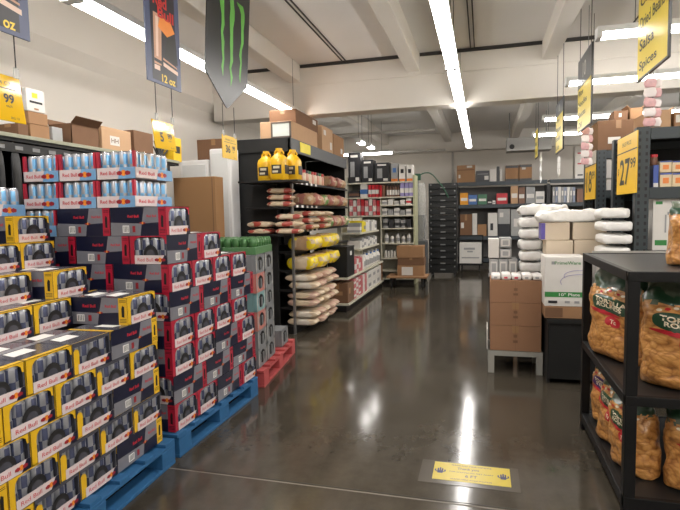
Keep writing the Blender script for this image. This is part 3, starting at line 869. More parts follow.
# jugs
jy = mat('jug_yellow', (228, 178, 26), .35, var=.06); jl = mat('jug_label', (44, 38, 36), .4, var=.5, scale=40); jb = mat('jug_label_white', (205, 195, 170), .5, var=.3, scale=40)
def jug(x, y, z, label):
    t = thing('oil_jug', label, 'jug', (x, y, z), 0, 'yellow jugs on the black shelving'); w = .103
    m = MB(); prof = [(.85, 0), (1, .02), (1, .24), (.9, .275), (.55, .315), (.30, .335), (.30, .36)]
    vs = []; fs = []; n = 24
    for r, h in prof:
        for i in range(n):
            a = 2*PI*i/n; p = .6 if r > .5 else 1
            vs.append((math.copysign(abs(math.cos(a))**p, math.cos(a))*w*r, math.copysign(abs(math.sin(a))**p, math.sin(a))*w*r, h))
    for k in range(len(prof)-1):
        for i in range(n): fs.append((k*n+i, k*n+(i+1) % n, (k+1)*n+(i+1) % n, (k+1)*n+i))
    m.add(vs, fs, jy, True); m.add(vs[:n], [tuple(range(n-1, -1, -1))], jy); m.build('jug_body', t)
    MB().cyl((0, 0, .36), (0, 0, .395), .042, jy, 12).build('cap', t)
    hd = [Vector((.0+.06*math.cos(a), 0, .325+.055*math.sin(a))) for a in [PI*i/8 for i in range(9)]]
    MB().tube(hd, .012, jy).build('handle', t)
    l = MB(); e = w*1.012
    l.box((-w*.62, -e, .075), (w*.62, -e+.01, .185), jl)
    l.box((-w*.4, -e-.001, .14), (w*.4, -e+.01, .17), jb); l.box((-w*.5, -e-.001, .09), (w*.2, -e+.01, .115), jb)
    l.build('front_label', t)
    k = MB(); k.box((e-.01, -w*.6, .075), (e, w*.6, .185), jl); k.build('side_label', t)
for i, (px, lab) in enumerate(((266.5, 'left'), (279.5, 'middle'), (293, 'right'))):
    p = ony(px, 170, (6.36, 6.145, 6.36)[i]); jug(p.x, (6.36, 6.145, 6.36)[i], 2.042, 'yellow plastic jug with dark label on the black shelf, %s one of three' % lab)

tanbag = mat('bag_tan', (186, 152, 118), .4, var=.26, scale=24); pinkbag = mat('bag_pink', (172, 112, 100), .4, var=.28, scale=22)
redbag = mat('bag_red', (168, 72, 60), .4, var=.2, scale=22); creambag = mat('bag_cream', (204, 184, 156), .42, var=.14, scale=16)
yelbag = mat('bag_yellow', (226, 200, 30), .35, var=.10, scale=20); brownbag = mat('bag_brown', (150, 110, 80), .45, var=.3, scale=26)
whitebag = mat('bag_white', (206, 196, 182), .4, var=.10, scale=14); greenbag = mat('bag_green', (112, 146, 84), .4, var=.2)
pinkish = mat('bag_pinkish_white', (200, 166, 148), .4, var=.16, scale=14)
def striped(a, b, k=.35):
    return lambda s, an: b if abs(s) < k and math.sin(an) > -.3 else a
def blotchy(a, b, k, seed):
    def f(s, an):
        n = noise.noise(Vector((s*2.6+seed, math.cos(an)*1.3, math.sin(an)*1.3)))
        return b if abs(s+n*.5) < k else (a if n > -.28 else creambag)
    return f
def flat_proto(name, w, d, h, a, b, k=.35, seed=0):
    t = thing(name, 'x', 'food bag'); m = pillow_mb(w, d, h, [a], seed=seed, paint=blotchy(a, b, k, seed), wr=.20, seg=32, rings=20, endp=5, zw=.5)
    m.build('bag', t); return Proto(t)
# jars along the top shelf
capc = [mat('cap_red', (176, 40, 40), .4), mat('cap_green', (50, 110, 66), .4), mat('cap_dark', (40, 40, 40), .4)]
jarb = [mat('jar_cream', (214, 196, 170), .3, var=.15), mat('jar_pink', (206, 150, 130), .3, var=.2)]
for i in range(12):
    y = AY0+.14+i*.125
    t = thing('spice_jar', 'small jar with %s cap on the top black shelf, %s from the yellow jugs' % (('red', 'green', 'dark')[(i*2+i//4) % 3], O[i+1]), 'jar', (AX-.07, y, AS[0]+.001), 0, 'jars on the top black shelf')
    MB().lathe([(.046, 0), (.05, .01), (.05, .125), (.04, .145)], jarb[i % 2], 12).build('jar_body', t)
    MB().cyl((0, 0, .145), (0, 0, .185), .045, capc[(i*2+i//4) % 3], 12).build('lid', t)
protos = {k: flat_proto('food_bag', *v) for k, v in {
    'pink': (.30, .20, .17, pinkbag, tanbag, .4, 3), 'tan': (.30, .20, .17, tanbag, pinkbag, .4, 5), 'red': (.34, .24, .07, redbag, creambag, .55, 7),
    'white': (.36, .24, .07, creambag, redbag, .2, 9), 'yellow': (.40, .262, .185, yelbag, tanbag, .42, 11), 'yellow2': (.40, .262, .185, yelbag, creambag, .5, 13),
    'loaf': (.42, .21, .092, creambag, whitebag, .4, 15), 'loaf2': (.42, .21, .092, pinkish, creambag, .5, 17), 'green': (.30, .2, .17, greenbag, pinkbag, .5, 19)}.items()}
def bag(kind, x, y, z, rz, tilt=0, label='x', group=None):
    r = protos[kind].put((x, y, z+.003), rz, label, group)
    return r
SN = {2.06: 'top', 1.74: 'second', 1.40: 'third', 1.12: 'fourth', .86: 'fifth', .60: 'sixth', .36: 'seventh'}
colw = {'pink': 'pink and tan', 'tan': 'tan and pink', 'red': 'red and cream', 'white': 'cream with red band', 'yellow': 'yellow and tan', 'yellow2': 'yellow and cream', 'loaf': 'cream', 'loaf2': 'whitish', 'green': 'green and pink'}
def shelf_bags(z, kinds, y0, step, dx, layers=1, hstep=.1, rz=0, start=0):
    n = 0
    for i, kd in enumerate(kinds):
        for l in range(layers):
            bag(kd, AX-.12+dx+R.uniform(-.035, .035), y0+i*step, z+.002+l*hstep, rz+R.uniform(-.05, .05),
                label='%s food bag, %s black shelf, %s from near end%s' % (colw[kd], SN[z], O[i+1], (', ' + (('lower', 'upper') if layers == 2 else ('bottom', 'middle', 'top'))[l] + ' one') if layers > 1 else ''), group='food bags on the black shelving')
shelf_bags(2.06, ['pink', 'tan', 'pink', 'tan'], 8.35, .24, .02)
shelf_bags(1.74, ['brown2'] if 0 else ['tan', 'pink', 'tan', 'green', 'pink', 'tan', 'pink', 'tan'], 7.05, .26, .08)
shelf_bags(1.40, ['red', 'white', 'red', 'white'], 6.80, .275, .14, 3, .09)
shelf_bags(1.40, ['green', 'pink', 'tan', 'pink', 'green'], 7.98, .24, .08, start=4) if 0 else None
for i, kd in enumerate(('green', 'pink', 'tan', 'pink', 'green')):
    bag(kd, AX-.04, 8.02+i*.25, 1.402, 0, label='%s food bag on third black shelf past the flat packs, %s one' % (colw[kd], O[i+1]), group='food bags on the black shelving')
shelf_bags(1.12, ['yellow', 'yellow2', 'yellow', 'yellow2', 'yellow'], 6.74, .29, .17)
shelf_bags(.86, ['yellow2', 'yellow', 'yellow2', 'yellow', 'yellow2'], 6.72, .29, .18)
shelf_bags(.60, ['loaf', 'loaf2', 'loaf2', 'loaf', 'loaf2'], 6.68, .235, .18, 2, .102)
shelf_bags(.36, ['loaf2', 'loaf', 'loaf', 'loaf2', 'loaf'], 6.68, .235, .20, 2, .102)
for i, kd in enumerate(('loaf', 'loaf2', 'loaf', 'loaf2', 'loaf2')):
    for l in range(2):
        bag(kd, AX+.08+R.uniform(-.04, .04), 6.68+i*.235, .103+l*.104, .03, label='%s food bag on base of black shelving, %s from near end, %s one' % (colw[kd], O[i+1], ('lower', 'upper')[l]), group='food bags on the black shelving')
# flat bags on the end shelves facing the viewer
for i in range(3):
    bag('red', -2.52, 6.34, 1.712+i*.085, .05*i, label='red and cream flat bag on upper end shelf, %s of the pile' % ('lowest', 'middle', 'top')[i], group='flat bags on the end shelves')
for i in range(2):
    bag('white' if i else 'red', -2.80, 6.34, 1.362+i*.092, PI-.1*i, label='cream and red flat bag on lower end shelf, left pile, %s' % ('bottom', 'top')[i], group='flat bags on the end shelves')
for i in range(3):
    bag('white' if i % 2 else 'red', -2.41, 6.33, 1.362+i*.092, .08*i, label='cream and red flat bag on lower end shelf, right pile, %s' % ('bottom', 'middle', 'top')[i], group='flat bags on the end shelves')
# cartons and the frame on top
def top_carton(label, X, Y0, Y1, z0, z1, m, dep=.4, **k): return carton('carton', label, 'box', (X-dep, Y0, z0), (X, Y1, z1), m, **k)
top_carton('long light brown carton on top of the black shelving, nearest one', AX-.03, 6.62, 7.75, 2.622, 2.86, card_l, .45)
top_carton('brown carton lying on the long light one above the black shelving', AX-.08, 6.95, 7.95, 2.864, 3.08, card_d, .40,
    marks=[('+x', .82, .72, .16, .3, cartw)])
top_carton('tall brown carton with white stickers at the far top of the black shelving', AX-.03, 8.0, 8.62, 2.622, 3.02, card_l, .5,
    marks=[('+x', .25, .75, .2, .2, cartw), ('+x', .8, .3, .18, .3, cartw)])
top_carton('brown carton at the far end on top of the black shelving', AX-.03, 8.66, 9.35, 2.622, 2.98, card, .5, marks=[('+x', .75, .3, .18, .25, cartw)])
t = thing('picture_frame', 'small dark-framed notice standing on top of the black shelving', 'frame', (-2.545, 6.52, 2.622)); a = ony(271, 130, 6.52).x+2.545; b = ony(291, 130, 6.52).x+2.545
hh = .21
board_box((a, -.012, 0), (a+.022, .012, hh), mat('frame_brown', (96, 82, 72), .5), 'frame_side', t); board_box((b-.022, -.012, 0), (b, .012, hh), MATS['frame_brown'], 'frame_side', t)
board_box((a, -.012, hh-.022), (b, .012, hh), MATS['frame_brown'], 'frame_top', t); board_box((a, -.012, 0), (b, .012, .022), MATS['frame_brown'], 'frame_bottom', t)
MB().box((a+.02, -.004, .02), (b-.02, .008, hh-.02), mat('notice_paper', (206, 212, 206), .6, var=.12, scale=12)).build('notice', t)
# ------------------------------------------------------------------ low cream shelving past the black unit
BX, BY0, BY1 = -2.10, 8.12, 11.25
gb = thing('shelving_unit', 'low cream shelving beyond the black unit with a long base deck along the aisle', 'shelving')
BB = -2.62
board_box((BB, BY0, 0), (BX-.04, BY1, .11), blackmetal, 'base', gb)
board_box((BB, BY0, .11), (BX, BY1, .145), cream, 'base_deck', gb)
board_box((BB, BY0, .535), (BX-.01, BY1, .57), cream, 'shelf', gb)
board_box((BB, 9.46, .92), (BX-.10, BY1, .95), cream, 'shelf', gb)
board_box((BB, 9.46, 1.22), (BX-.10, BY1, 1.25), cream, 'shelf', gb)
board_box((BB-.03, 9.46, 0), (BB, BY1, 1.52), cream, 'back_panel', gb)
for y in (9.48, 10.4, BY1-.02): board_box((BB, y-.015, .145), (BB+.05, y+.015, 1.52), cream, 'upright', gb)
board_box((BB, BY1-.03, .145), (BX-.03, BY1, .535), card, 'end_panel', gb)
t = thing('black_bin', 'black cabinet-like bin on the low cream shelf below the food bags', 'bin', (BX-.19, BY0+.26, .572))
board_box((-.17, -.24, 0), (.17, .24, .47), blackpanel, 'bin_body', t, .01); board_box((-.175, -.245, .47), (.175, .245, .50), black, 'bin_lid', t)
MB().box((.171, -.05, .35), (.175, .05, .42), white).build('ticket', t)
carton('carton', 'brown carton at the near end of the low cream base deck', 'box', (BX-.37, BY0+.02, .147), (BX-.02, BY0+.44, .47), card_d,
       marks=[('+x', .3, .6, .25, .3, card), ('-y', .5, .5, .5, .2, card)])
packr = mat('pack_rose', (196, 108, 112), .45, var=.3, scale=30); packw = mat('pack_white', (220, 216, 210), .45, var=.08); packg = mat('pack_grey', (150, 150, 150), .45, var=.15)
packp = mat('pack_purple', (150, 140, 190), .4); packy = mat('pack_yellow', (226, 206, 40), .4); packb = mat('pack_blue', (70, 110, 170), .4); packk = mat('pack_black', (44, 44, 48), .4, var=.2)
packo = mat('pack_orange', (224, 130, 60), .4); packn = mat('pack_brown', (120, 84, 66), .5); packgr = mat('pack_green', (70, 120, 90), .4); packred = mat('pack_red', (190, 40, 50), .4)
def b_row(z, y0, step, w, dep, hs, cols, bands, desc, where, X=BX-.03, stack=1, nm='packet'):
    for i, c in enumerate(cols):
        for l in range(stack):
            h = hs[i % len(hs)]
            simple(nm, '%s on %s, %s from the near end%s' % (desc[i % len(desc)], where, O[i+1], (', %s layer' % ('lower', 'middle', 'upper')[l]) if stack > 1 else ''), 'packet',
                   (X-dep, y0+i*step, z+l*(h+.002)), (X, y0+i*step+w, z+l*(h+.002)+h), c, bands[i % len(bands)], where+' goods')
b_row(.147, 8.62, .17, .15, .28, [.11], [packr, packw, packr, packr, packw, packr, packw], [packw, packr], ['rose and white packet', 'white and rose packet'], 'the cream base deck', stack=3)
b_row(.147, 9.84, .21, .19, .30, [.17], [packw]*6, [packg, None], ['white paper-wrapped packet', 'plain white packet'], 'the far cream base deck', stack=2)
b_row(.572, 8.70, .15, .13, .24, [.27, .24], [packr, packw, packr, packr, packw], [packw, packr], ['rose and white box', 'white and rose box'], 'the low cream shelf', nm='goods_box')
for i in range(9):
    bottle('bottle', 'white bottle on the low cream shelf, %s from the rose boxes' % O[i+1], 'bottle', BX-.1, 9.58+i*.18, .573, .06, .26+.03*(i % 2), packw, packg if i % 2 else packb, packg, 'white bottles on the low cream shelf')
b_row(.952, 9.55, .18, .16, .25, [.14, .19, .16], [packw, packg, packw, packw, packg, packw, packw, packg, packw], [None, packw, packg], ['white tub', 'grey pack', 'white box'], 'the third cream shelf', X=BX-.13, nm='goods_box')
b_row(1.252, 9.55, .18, .16, .25, [.18, .22, .2], [packg, packy, packy, packw, packw, packg, packw, packw, packw], [packw, None, packg], ['grey pack', 'yellow pack', 'white pack'], 'the top low cream shelf', X=BX-.13, nm='goods_box')

# ------------------------------------------------------------------ rear cream shelving facing the viewer
CY = 11.7
gc = thing('shelving_unit', 'tall cream rear shelving facing the viewer, black boxes along its top', 'shelving')
cx0 = ony(347, 181, CY).x; cx1 = ony(413, 181, CY).x
SZ = lambda py: ony(395, py, CY).z
CZ = [SZ(181.5), SZ(196.5), SZ(215), .30, .12]
PZ = [SZ(204.7), SZ(228), SZ(243), SZ(258)]      # shorter shelves of the right half
for i, z in enumerate(CZ):
    board_box((cx0, CY, z-.03), (cx1, CY+.5, z), cream, 'shelf', gc)
board_box((cx0, CY+.5, 0), (cx1, CY+.53, 2.6 if 0 else 2.34), mat('peg_panel', (150, 148, 138), .7), 'back_panel', gc)
board_box((cx1, CY-.0, 0), (cx1+.04, CY+.53, 2.45), mat('cream_green', (172, 172, 140), .5), 'end_panel', gc)
board_box((cx0-.04, CY, 0), (cx0, CY+.53, 2.45), cream, 'end_panel', gc)
board_box((cx0, CY+.04, 0), (cx1, CY+.5, .11), blackmetal, 'base', gc)
def c_item(kind, p0, p1, ytop, z, m, band, label, grp, dep=.2, top=None, Y=CY+.02, nm=None):
    a = ony(p0, ytop, Y); b = ony(p1, ytop, Y); cap_ = min([q-.034 for q in CZ+(PZ if p0 > 380 else []) if q > z+.02]+[9]); zt_ = min(max(a.z, z+.04), cap_)
    if kind == 'b':
        simple(nm or 'goods_box', label, 'box', (a.x+.004, Y, z+.002), (b.x-.004, Y+dep, zt_), m, band, grp, top)
    else:
        bottle('bottle', label, 'bottle', (a.x+b.x)/2, Y+.06, z+.002, min(.055, (b.x-a.x)/2*.92), zt_-z, m, band or packw, top, grp, neck=.5)
for i, (p0, p1, yt) in enumerate(((348, 360, 153), (361.5, 373, 160), (374.5, 389, 163))):
    a = ony(p0, yt, CY+.02); b = ony(p1, yt, CY+.02)
    carton('appliance_box', 'black printed appliance box on top of the rear cream shelving, %s from the left' % O[i+1], 'box', (a.x, CY+.02, CZ[0]+.002), (b.x, CY+.36, a.z), packk, tape_on=False,
           marks=[('-y', .35, .45, .35, .5, packg), ('-y', .5, .88, .6, .08, packw), ('-y', .75, .12, .3, .12, packw)], group='appliance boxes on the rear shelving')
for i, (p0, p1, yt, m, mk) in enumerate(((391, 398, 163.5, packg, packb), (399, 405.5, 165, packw, packk), (406.5, 413, 165, packw, packk))):
    a = ony(p0, yt, CY+.02); b = ony(p1, yt, CY+.02)
    carton('goods_box', ('bluish grey', 'white, left', 'white, right')[i]+' small box with orange foot on top of the rear cream shelving', 'box', (a.x, CY+.02, CZ[0]+.002), (b.x-.01, CY+.3, a.z), m, tape_on=False,
           marks=[('-y', .5, .62, .5, .25, mk), ('-y', .5, .08, .98, .15, packo)], group='small boxes on the rear shelving')
G2 = 'goods on the second rear shelf'; G3 = 'goods on the third rear shelf'; G4 = 'goods on the fourth rear shelf'; G5 = 'goods on the fifth rear shelf'
c_item('b', 348.5, 359, 191, CZ[1], packk, packn, 'dark low box at the left of the second rear shelf', G2)
c_item('b', 360, 367.5, 183.5, CZ[1], packw, packb, 'white and blue box on the second rear shelf', G2)
for i in range(3): c_item('b', 368+i*3.6, 371.4+i*3.6, 185, CZ[1], packred, packw, 'red and white box on the second rear shelf, %s from the left' % O[i+1], G2)
for i in range(2): c_item('b', 379.2+i*3, 382+i*3, 185.5, CZ[1], packn if i else packred, None, '%s narrow box on the second rear shelf' % ('dark red', 'brown')[i], G2)
for i in range(5): c_item('t', 385.8+i*2.75, 388.4+i*2.75, 184, CZ[1], packn, packk, 'brown bottle with black cap on the second rear shelf, %s from left' % O[i+1], G2, top=packw)
for i in range(3): c_item('b', 400+i*4.5, 404.2+i*4.5, 182.5, CZ[1], packp, packw, 'lilac box on the second rear shelf, %s from left' % O[i+1], G2)
xm = ony(381, 205, CY).x
board_box((xm-.02, CY+.01, PZ[3]-.03), (xm, CY+.5, CZ[1]-.03), cream, 'divider', gc)
for z in PZ: board_box((xm, CY, z-.028), (cx1, CY+.45, z), cream, 'shelf', gc)
for i in range(8):
    c_item('b', 349+i*3.9, 352.6+i*3.9, (199.5, 200.5, 199)[i % 3], CZ[2], (packr, packw, packr, packred)[i % 4], (packw, packr)[i % 2], '%s packet on the third rear shelf, %s from left' % (('rose', 'white', 'rose', 'red')[i % 4], O[i+1]), G3)
for i in range(5): c_item('b', 382+i*6, 387.2+i*6, (200, 199, 201, 200, 198.5)[i], PZ[0], packw, (packg, None, packg, None, packred)[i], 'white low box on the short upper shelf of the rear unit, %s from left' % O[i+1], G3)
for i in range(5): c_item('b', 382+i*6, 387.4+i*6, (208.5, 209.5, 208, 210, 209)[i], CZ[2], (packw, packg)[i % 2], packg, '%s tub on the third rear shelf, %s in the right half' % (('white', 'grey')[i % 2], O[i+1]), G4)
for i in range(5): c_item('b', 383+i*5.8, 388+i*5.8, (219, 220)[i % 2], PZ[1], (packg, packk, packg)[i % 3], packk, '%s pack on the short middle shelf of the rear unit, %s from left' % (('grey', 'black', 'grey')[i % 3], O[i+1]), 'goods on the middle rear shelf')
for i in range(5): c_item('t', 384+i*5.6, 388.4+i*5.6, (233.5, 235)[i % 2], PZ[2], packw, packk if i % 2 else packg, 'white jar on the short lower shelf of the rear unit, %s from left' % O[i+1], G5, top=packg)
for i in range(4): c_item('t', 384+i*2.9, 386.6+i*2.9, (249, 250)[i % 2], PZ[3], packw, packk, 'small white jar on the lowest short shelf of the rear unit, %s from left' % O[i+1], 'small jars above the lower rear shelf')

# ---- low platform with brown cartons before the rear shelving
t = thing('platform_cart', 'flat brown platform cart before the rear shelving carrying brown cartons', 'cart', (-1.56, 11.2, 0))
board_box((-.43, -.28, .22), (.43, .28, .262), card, 'platform', t, .006)
for sx in (-1, 1):
    for sy in (-1, 1):
        MB().cyl((sx*.33-.015, sy*.2, .05), (sx*.33+.015, sy*.2, .05), .05, black, 12).build('wheel', t)
        MB().box((sx*.33-.03, sy*.2-.03, .10), (sx*.33+.03, sy*.2+.03, .22), blackmetal).build('wheel_bracket', t)
a = ony(397, 246, 11.05); b = ony(423.5, 246, 11.05)
z1 = ony(410, 265.5, 11.05).z; z2 = ony(410, 258, 11.05).z
carton('carton', 'flat brown carton with white shipping label on the platform cart', 'box', (a.x, 11.05, .264), (b.x, 11.4, z1), card, marks=[('-y', .38, .45, .42, .8, cartw)])
carton('carton', 'flat brown carton second on the platform cart', 'box', (a.x+.01, 11.06, z1+.002), (b.x+.01, 11.4, z2), card_d)
carton('carton', 'tall brown carton topmost on the platform cart', 'box', (a.x-.01, 11.05, z2+.002), (b.x-.01, 11.4, a.z), card, marks=[])

# ---- tower of black bread trays
tx0 = ony(428.5, 183, 13.05).x; tx1 = ony(457, 183, 13.05).x; TW = tx1-tx0; TD = .55
t = thing('tray_dolly', 'black wheeled dolly under the tower of black trays', 'dolly', ((tx0+tx1)/2, 13.05+TD/2, 0))
board_box((-TW/2, -TD/2, .10), (TW/2, TD/2, .15), black, 'deck', t, .006)
for sx in (-1, 1):
    for sy in (-1, 1):
        MB().cyl((sx*TW*.4-.015, sy*.2, .05), (sx*TW*.4+.015, sy*.2, .05), .05, greymetal, 12).build('wheel', t)
        MB().box((sx*TW*.4-.02, sy*.2-.02, .05), (sx*TW*.4+.02, sy*.2+.02, .10), black).build('wheel_fork', t)
trayb = mat('tray_black', (13, 15, 17), .4, var=.2)
def make_crate(h):
    t = thing('bread_tray', 'x', 'tray'); w = TW/2; d = TD/2; q = .012; g = h*.965
    board_box((-w, -d, 0), (w, d, .02), trayb, 'tray_floor', t)
    for sy in (-1, 1):
        a, b_ = sorted((sy*d, sy*(d-q))); m = MB()
        m.box((-w, a, 0), (w, b_, g), trayb)
        for x in (-w, w-.08): m.box((x, a, g), (x+.08, b_, h-.003), trayb)
        m.box((-w, a-.004 if sy < 0 else a, g-.018), (w, b_ if sy < 0 else b_+.004, g), trayb)
        m.build('long_side', t)
    for sx in (-1, 1):
        a, b_ = sorted((sx*w, sx*(w-q))); MB().box((a, -d+q, 0), (b_, d-q, h-.003), trayb).build('short_side', t)
    MB().box((-.06, -d-.0065, h*.15), (.06, -d-.0045, h*.34), greyboard).build('front_marking', t)
    for x in (-w*.88, w*.80): MB().box((x, -d-.0025, h*.62), (x+.03, -d-.001, h*.85), greyboard).build('corner_mark', t)
    return t
NT = 14; th_ = (2.32-.15)/NT
crp = Proto(make_crate(th_-.001))
for i in range(NT):
    crp.put(((tx0+tx1)/2+R.uniform(-.006, .006), 13.05+TD/2, .151+i*th_), 0, 'black plastic bread tray in the tall tower, %s from the floor' % O[i+1], 'black bread trays in the tower')
# ---- wrapped post with green knob and the arching hose beside the tower
clear = mat('clear_wrap', (190, 190, 186), .25, alpha=.35); gk = mat('green_rubber', (42, 84, 62), .5)
hx = ony(417, 200, 12.4).x
t = thing('wrapped_cart', 'film-wrapped dark cart between the rear shelving and the black tray tower', 'cart', (hx+.06, 12.42, 0))
board_box((-.17, -.15, .06), (.17, .15, .95), greymetal, 'cart_body', t, .02); board_box((-.12, -.10, .95), (.12, .10, 1.55), packk, 'load', t, .03)
MB().lathe([(.16, .95), (.165, 1.3), (.155, 1.7), (.16, 2.1), (.12, 2.3)], clear, 16).build('plastic_wrap', t)
for sx in (-1, 1): MB().cyl((sx*.12, -.16, .03), (sx*.12, .16, .03), .03, black, 10).build('wheel', t)
MB().cyl((-.03, 0, .9), (-.03, 0, 2.36), .02, steel, 8).build('post', t)
MB().box((-.11, -.04, 2.36), (.03, .04, 2.52), gk, .015).build('green_knob', t)
p0 = Vector((.03, 0, 2.48)); pts = []
for i in range(15):
    s = i/14; pts.append(Vector((.03+.62*s, .30*s, 2.50+.06*math.sin(PI*min(1, s*1.6))*1.0-.55*s**2.6)))
MB().tube(pts, .014, gk, 8).build('hose', t)
MB().box((.62, .27, 1.9), (.70, .33, 2.12), black, .02).build('hose_grip', t) if 0 else None

# ------------------------------------------------------------------ dark rack along the back wall
RY = 15.0
rk = thing('storage_rack', 'long dark steel rack along the back wall behind the tray tower', 'rack')
rx0 = ony(457, 183, RY).x; rxm = ony(548.5, 190, RY).x; rx1 = rxm+(rxm-rx0)*1.05
RZ = [2.42, 1.80, .92, .30]
for x in (rx0, rxm, rx1):
    for y in (RY, RY+.6): board_box((x-.045, y-.03, 0), (x+.045, y+.03, 2.31), blackmetal, 'upright', rk)
for z in RZ:
    for xa, xb in ((rx0, rxm), (rxm, rx1)):
        board_box((xa+.03, RY-.02, z-.10), (xb-.03, RY+.02, z), mat('rack_beam_dark', (58, 66, 72), .5), 'beam', rk)
        board_box((xa+.03, RY+.02, z-.03), (xb-.03, RY+.62, z), blackmetal, 'shelf', rk)
board_box((rx0, RY+.63, .1), (rx1, RY+.65, 2.3), mat('rack_back', (96, 94, 92), .7), 'back_panel', rk)
def r_item(p0, p1, yt, z, m, label, dep=.32, marks=(), Y=RY, cat='box', nm='carton', tp=False, grp='cartons on the back rack'):
    a = ony(p0, yt, Y); b = ony(p1, yt, Y)
    return carton(nm, label, cat, (a.x, Y, z+.002), (b.x, Y+dep, min(max(a.z, z+.05), 1.69 if z < 1.7 else 2.31 if z < 2.3 else 9)), m, marks=marks, tape_on=tp, group=grp)
z = RZ[0]
r_item(456.8, 475, 165.5, z, card, 'brown carton with white stickers on the back rack top, leftmost', marks=[('-y', .5, .72, .96, .06, card_d), ('-y', .7, .9, .3, .12, cartw), ('-y', .15, .35, .1, .2, cartw)], tp=True)
r_item(476, 489.5, 171, z, packk, 'black box with white sticker on the back rack top', marks=[('-y', .78, .35, .3, .35, cartw), ('-y', .5, .7, .8, .05, packg)])
r_item(490, 496.5, 169, z, cartw, 'white narrow box beside the black box on the back rack top')
r_item(496.8, 499.5, 166.5, z, packk, 'dark slim box standing on the back rack top')
r_item(499.8, 502.3, 169.5, z, cartw, 'white slim box standing on the back rack top')
r_item(505.5, 518.6, 165.5, z, card, 'brown carton with black edges on the back rack top, left of the pair', marks=[('-y', .5, .90, .99, .16, packk), ('-y', .5, .06, .99, .12, packk)])
r_item(519.4, 532, 164.5, z, card, 'brown carton with black edges and white sticker on the back rack top', marks=[('-y', .5, .90, .99, .16, packk), ('-y', .35, .75, .3, .14, cartw), ('-y', .5, .06, .99, .12, packk)])
za = ony(580, 167, RY).z-.002; zb = ony(580, 156.5, RY).z
r_item(575, 585.5, 167, z, cartw, 'white carton lowest of three on the right end of back rack top', marks=[('-y', .5, .3, .5, .12, packk)])
r_item(575, 585.5, 156.5, za+.004, cartw, 'white carton middle of three on the right end of back rack top', marks=[('-y', .5, .3, .5, .12, packred)])
r_item(575, 585.5, 146, zb+.004, cartw, 'white carton topmost of three on the right end of back rack top', marks=[('-y', .5, .3, .5, .12, packred)])
z = RZ[1]
for p0, p1, yt, m, nm_ in ((460, 468, 193, packo if 0 else mat('pack_amber', (236, 160, 40), .4), 'amber'), (468.5, 477, 195, packb, 'blue'), (478, 487, 194.5, packgr, 'green'), (487.6, 492, 200, packk, 'small black'), (492.5, 495.5, 200.5, packw, 'small white'), (496.5, 507.5, 193.5, packred, 'red'),
        (511, 518, 186, card_l, 'tall tan'), (518.6, 525, 187.5, packn, 'tall dark brown'), (526, 535, 187, packg, 'tall grey'), (535.6, 544.5, 191.5, packw, 'white patterned')):
    r_item(p0, p1, yt, z, m, '%s box on the middle shelf of the back rack' % nm_, nm='goods_box', dep=.26, marks=[('-y', .5, .45, .8, .25, packw if m is not packw else packg)], grp='boxes on the back rack')
for i in range(8): r_item(552.6+i*2.9, 555.1+i*2.9, 187, z, (packg, mat('pack_bluegrey', (136, 144, 164), .4), packw)[i % 3], 'slim grey-blue pack in a row right of rack post, %s' % O[i+1], nm='goods_box', dep=.24, marks=[('-y', .5, .6, .6, .3, packw)], grp='slim packs on the back rack')
r_item(577, 583, 189, z, packn, 'brown box right of the slim packs on the back rack', nm='goods_box', dep=.26, grp='boxes on the back rack')
r_item(518.8, 524.6, 198, z, packw, 'small white box in front of the dark brown one on the back rack', nm='goods_box', dep=.08, Y=RY-.09 if 0 else RY, grp='boxes on the back rack') if 0 else None
z = RZ[2]
r_item(460, 472, 214.5, z, card_d, 'large brown carton on the lower shelf of the back rack', marks=[('-y', .2, .5, .25, .25, cartw)], tp=True)
r_item(472.4, 477, 213.5, z, cartw, 'white narrow carton on the lower shelf of the back rack')
r_item(477.5, 486.5, 224.5, z, card, 'small brown carton on the lower shelf of the back rack')
r_item(479.5, 487.6, 213, ony(480, 224.5, RY).z, cartw, 'white carton stacked on the small brown carton of the back rack') if 0 else None
r_item(488, 497.5, 213, z, cartw, 'white carton with dark print on the lower shelf of the back rack', marks=[('-y', .4, .4, .3, .3, packk)])
r_item(498, 510, 224, z, packk, 'black box under a grey carton on the lower shelf of the back rack')
r_item(498, 510, 209, ony(505, 224, RY).z+.003, cartg, 'grey carton on a black box on the lower shelf of the back rack', marks=[('-y', .3, .6, .3, .3, cartw)])
r_item(511, 522, 209.5, z, cartg, 'grey carton partly hidden behind the white sacks on the back rack', marks=[('-y', .5, .5, .5, .3, cartw)])
# ---- cart with the white carton in front of the rack
cy = 14.25; a = ony(459.5, 243, cy); b = ony(481.5, 243, cy)
t = thing('hand_cart', 'dark low cart carrying a white carton before the back rack', 'cart', ((a.x+b.x)/2, cy+.22, 0)); w = (b.x-a.x)/2
zc = ony(470, 263.5, cy).z
board_box((-w-.03, -.24, zc-.05), (w+.03, .24, zc), blackmetal, 'deck', t)
for sx in (-1, 1):
    MB().box((sx*(w+.03)-.02, .20, zc), (sx*(w+.03)+.02, .24, .95), blackmetal).build('handle_post', t)
    for sy in (-.17, .17): MB().cyl((sx*w*.8-.02, sy, .05), (sx*w*.8+.02, sy, .05), .05, black, 10).build('wheel', t); MB().box((sx*w*.8-.015, sy-.015, .08), (sx*w*.8+.015, sy+.015, zc-.05), blackmetal).build('wheel_fork', t)
MB().box((-w-.05, .20, .93), (w+.05, .24, .97), blackmetal).build('push_bar', t)
carton('carton', 'white carton with dark printing on the low cart before the back rack', 'box', (a.x, cy, zc+.002), (b.x, cy+.4, a.z), cartw, tape_on=False,
       marks=[('-y', .45, .72, .5, .10, packg), ('-y', .48, .58, .25, .08, packg), ('-y', .5, .28, .8, .06, packg)])
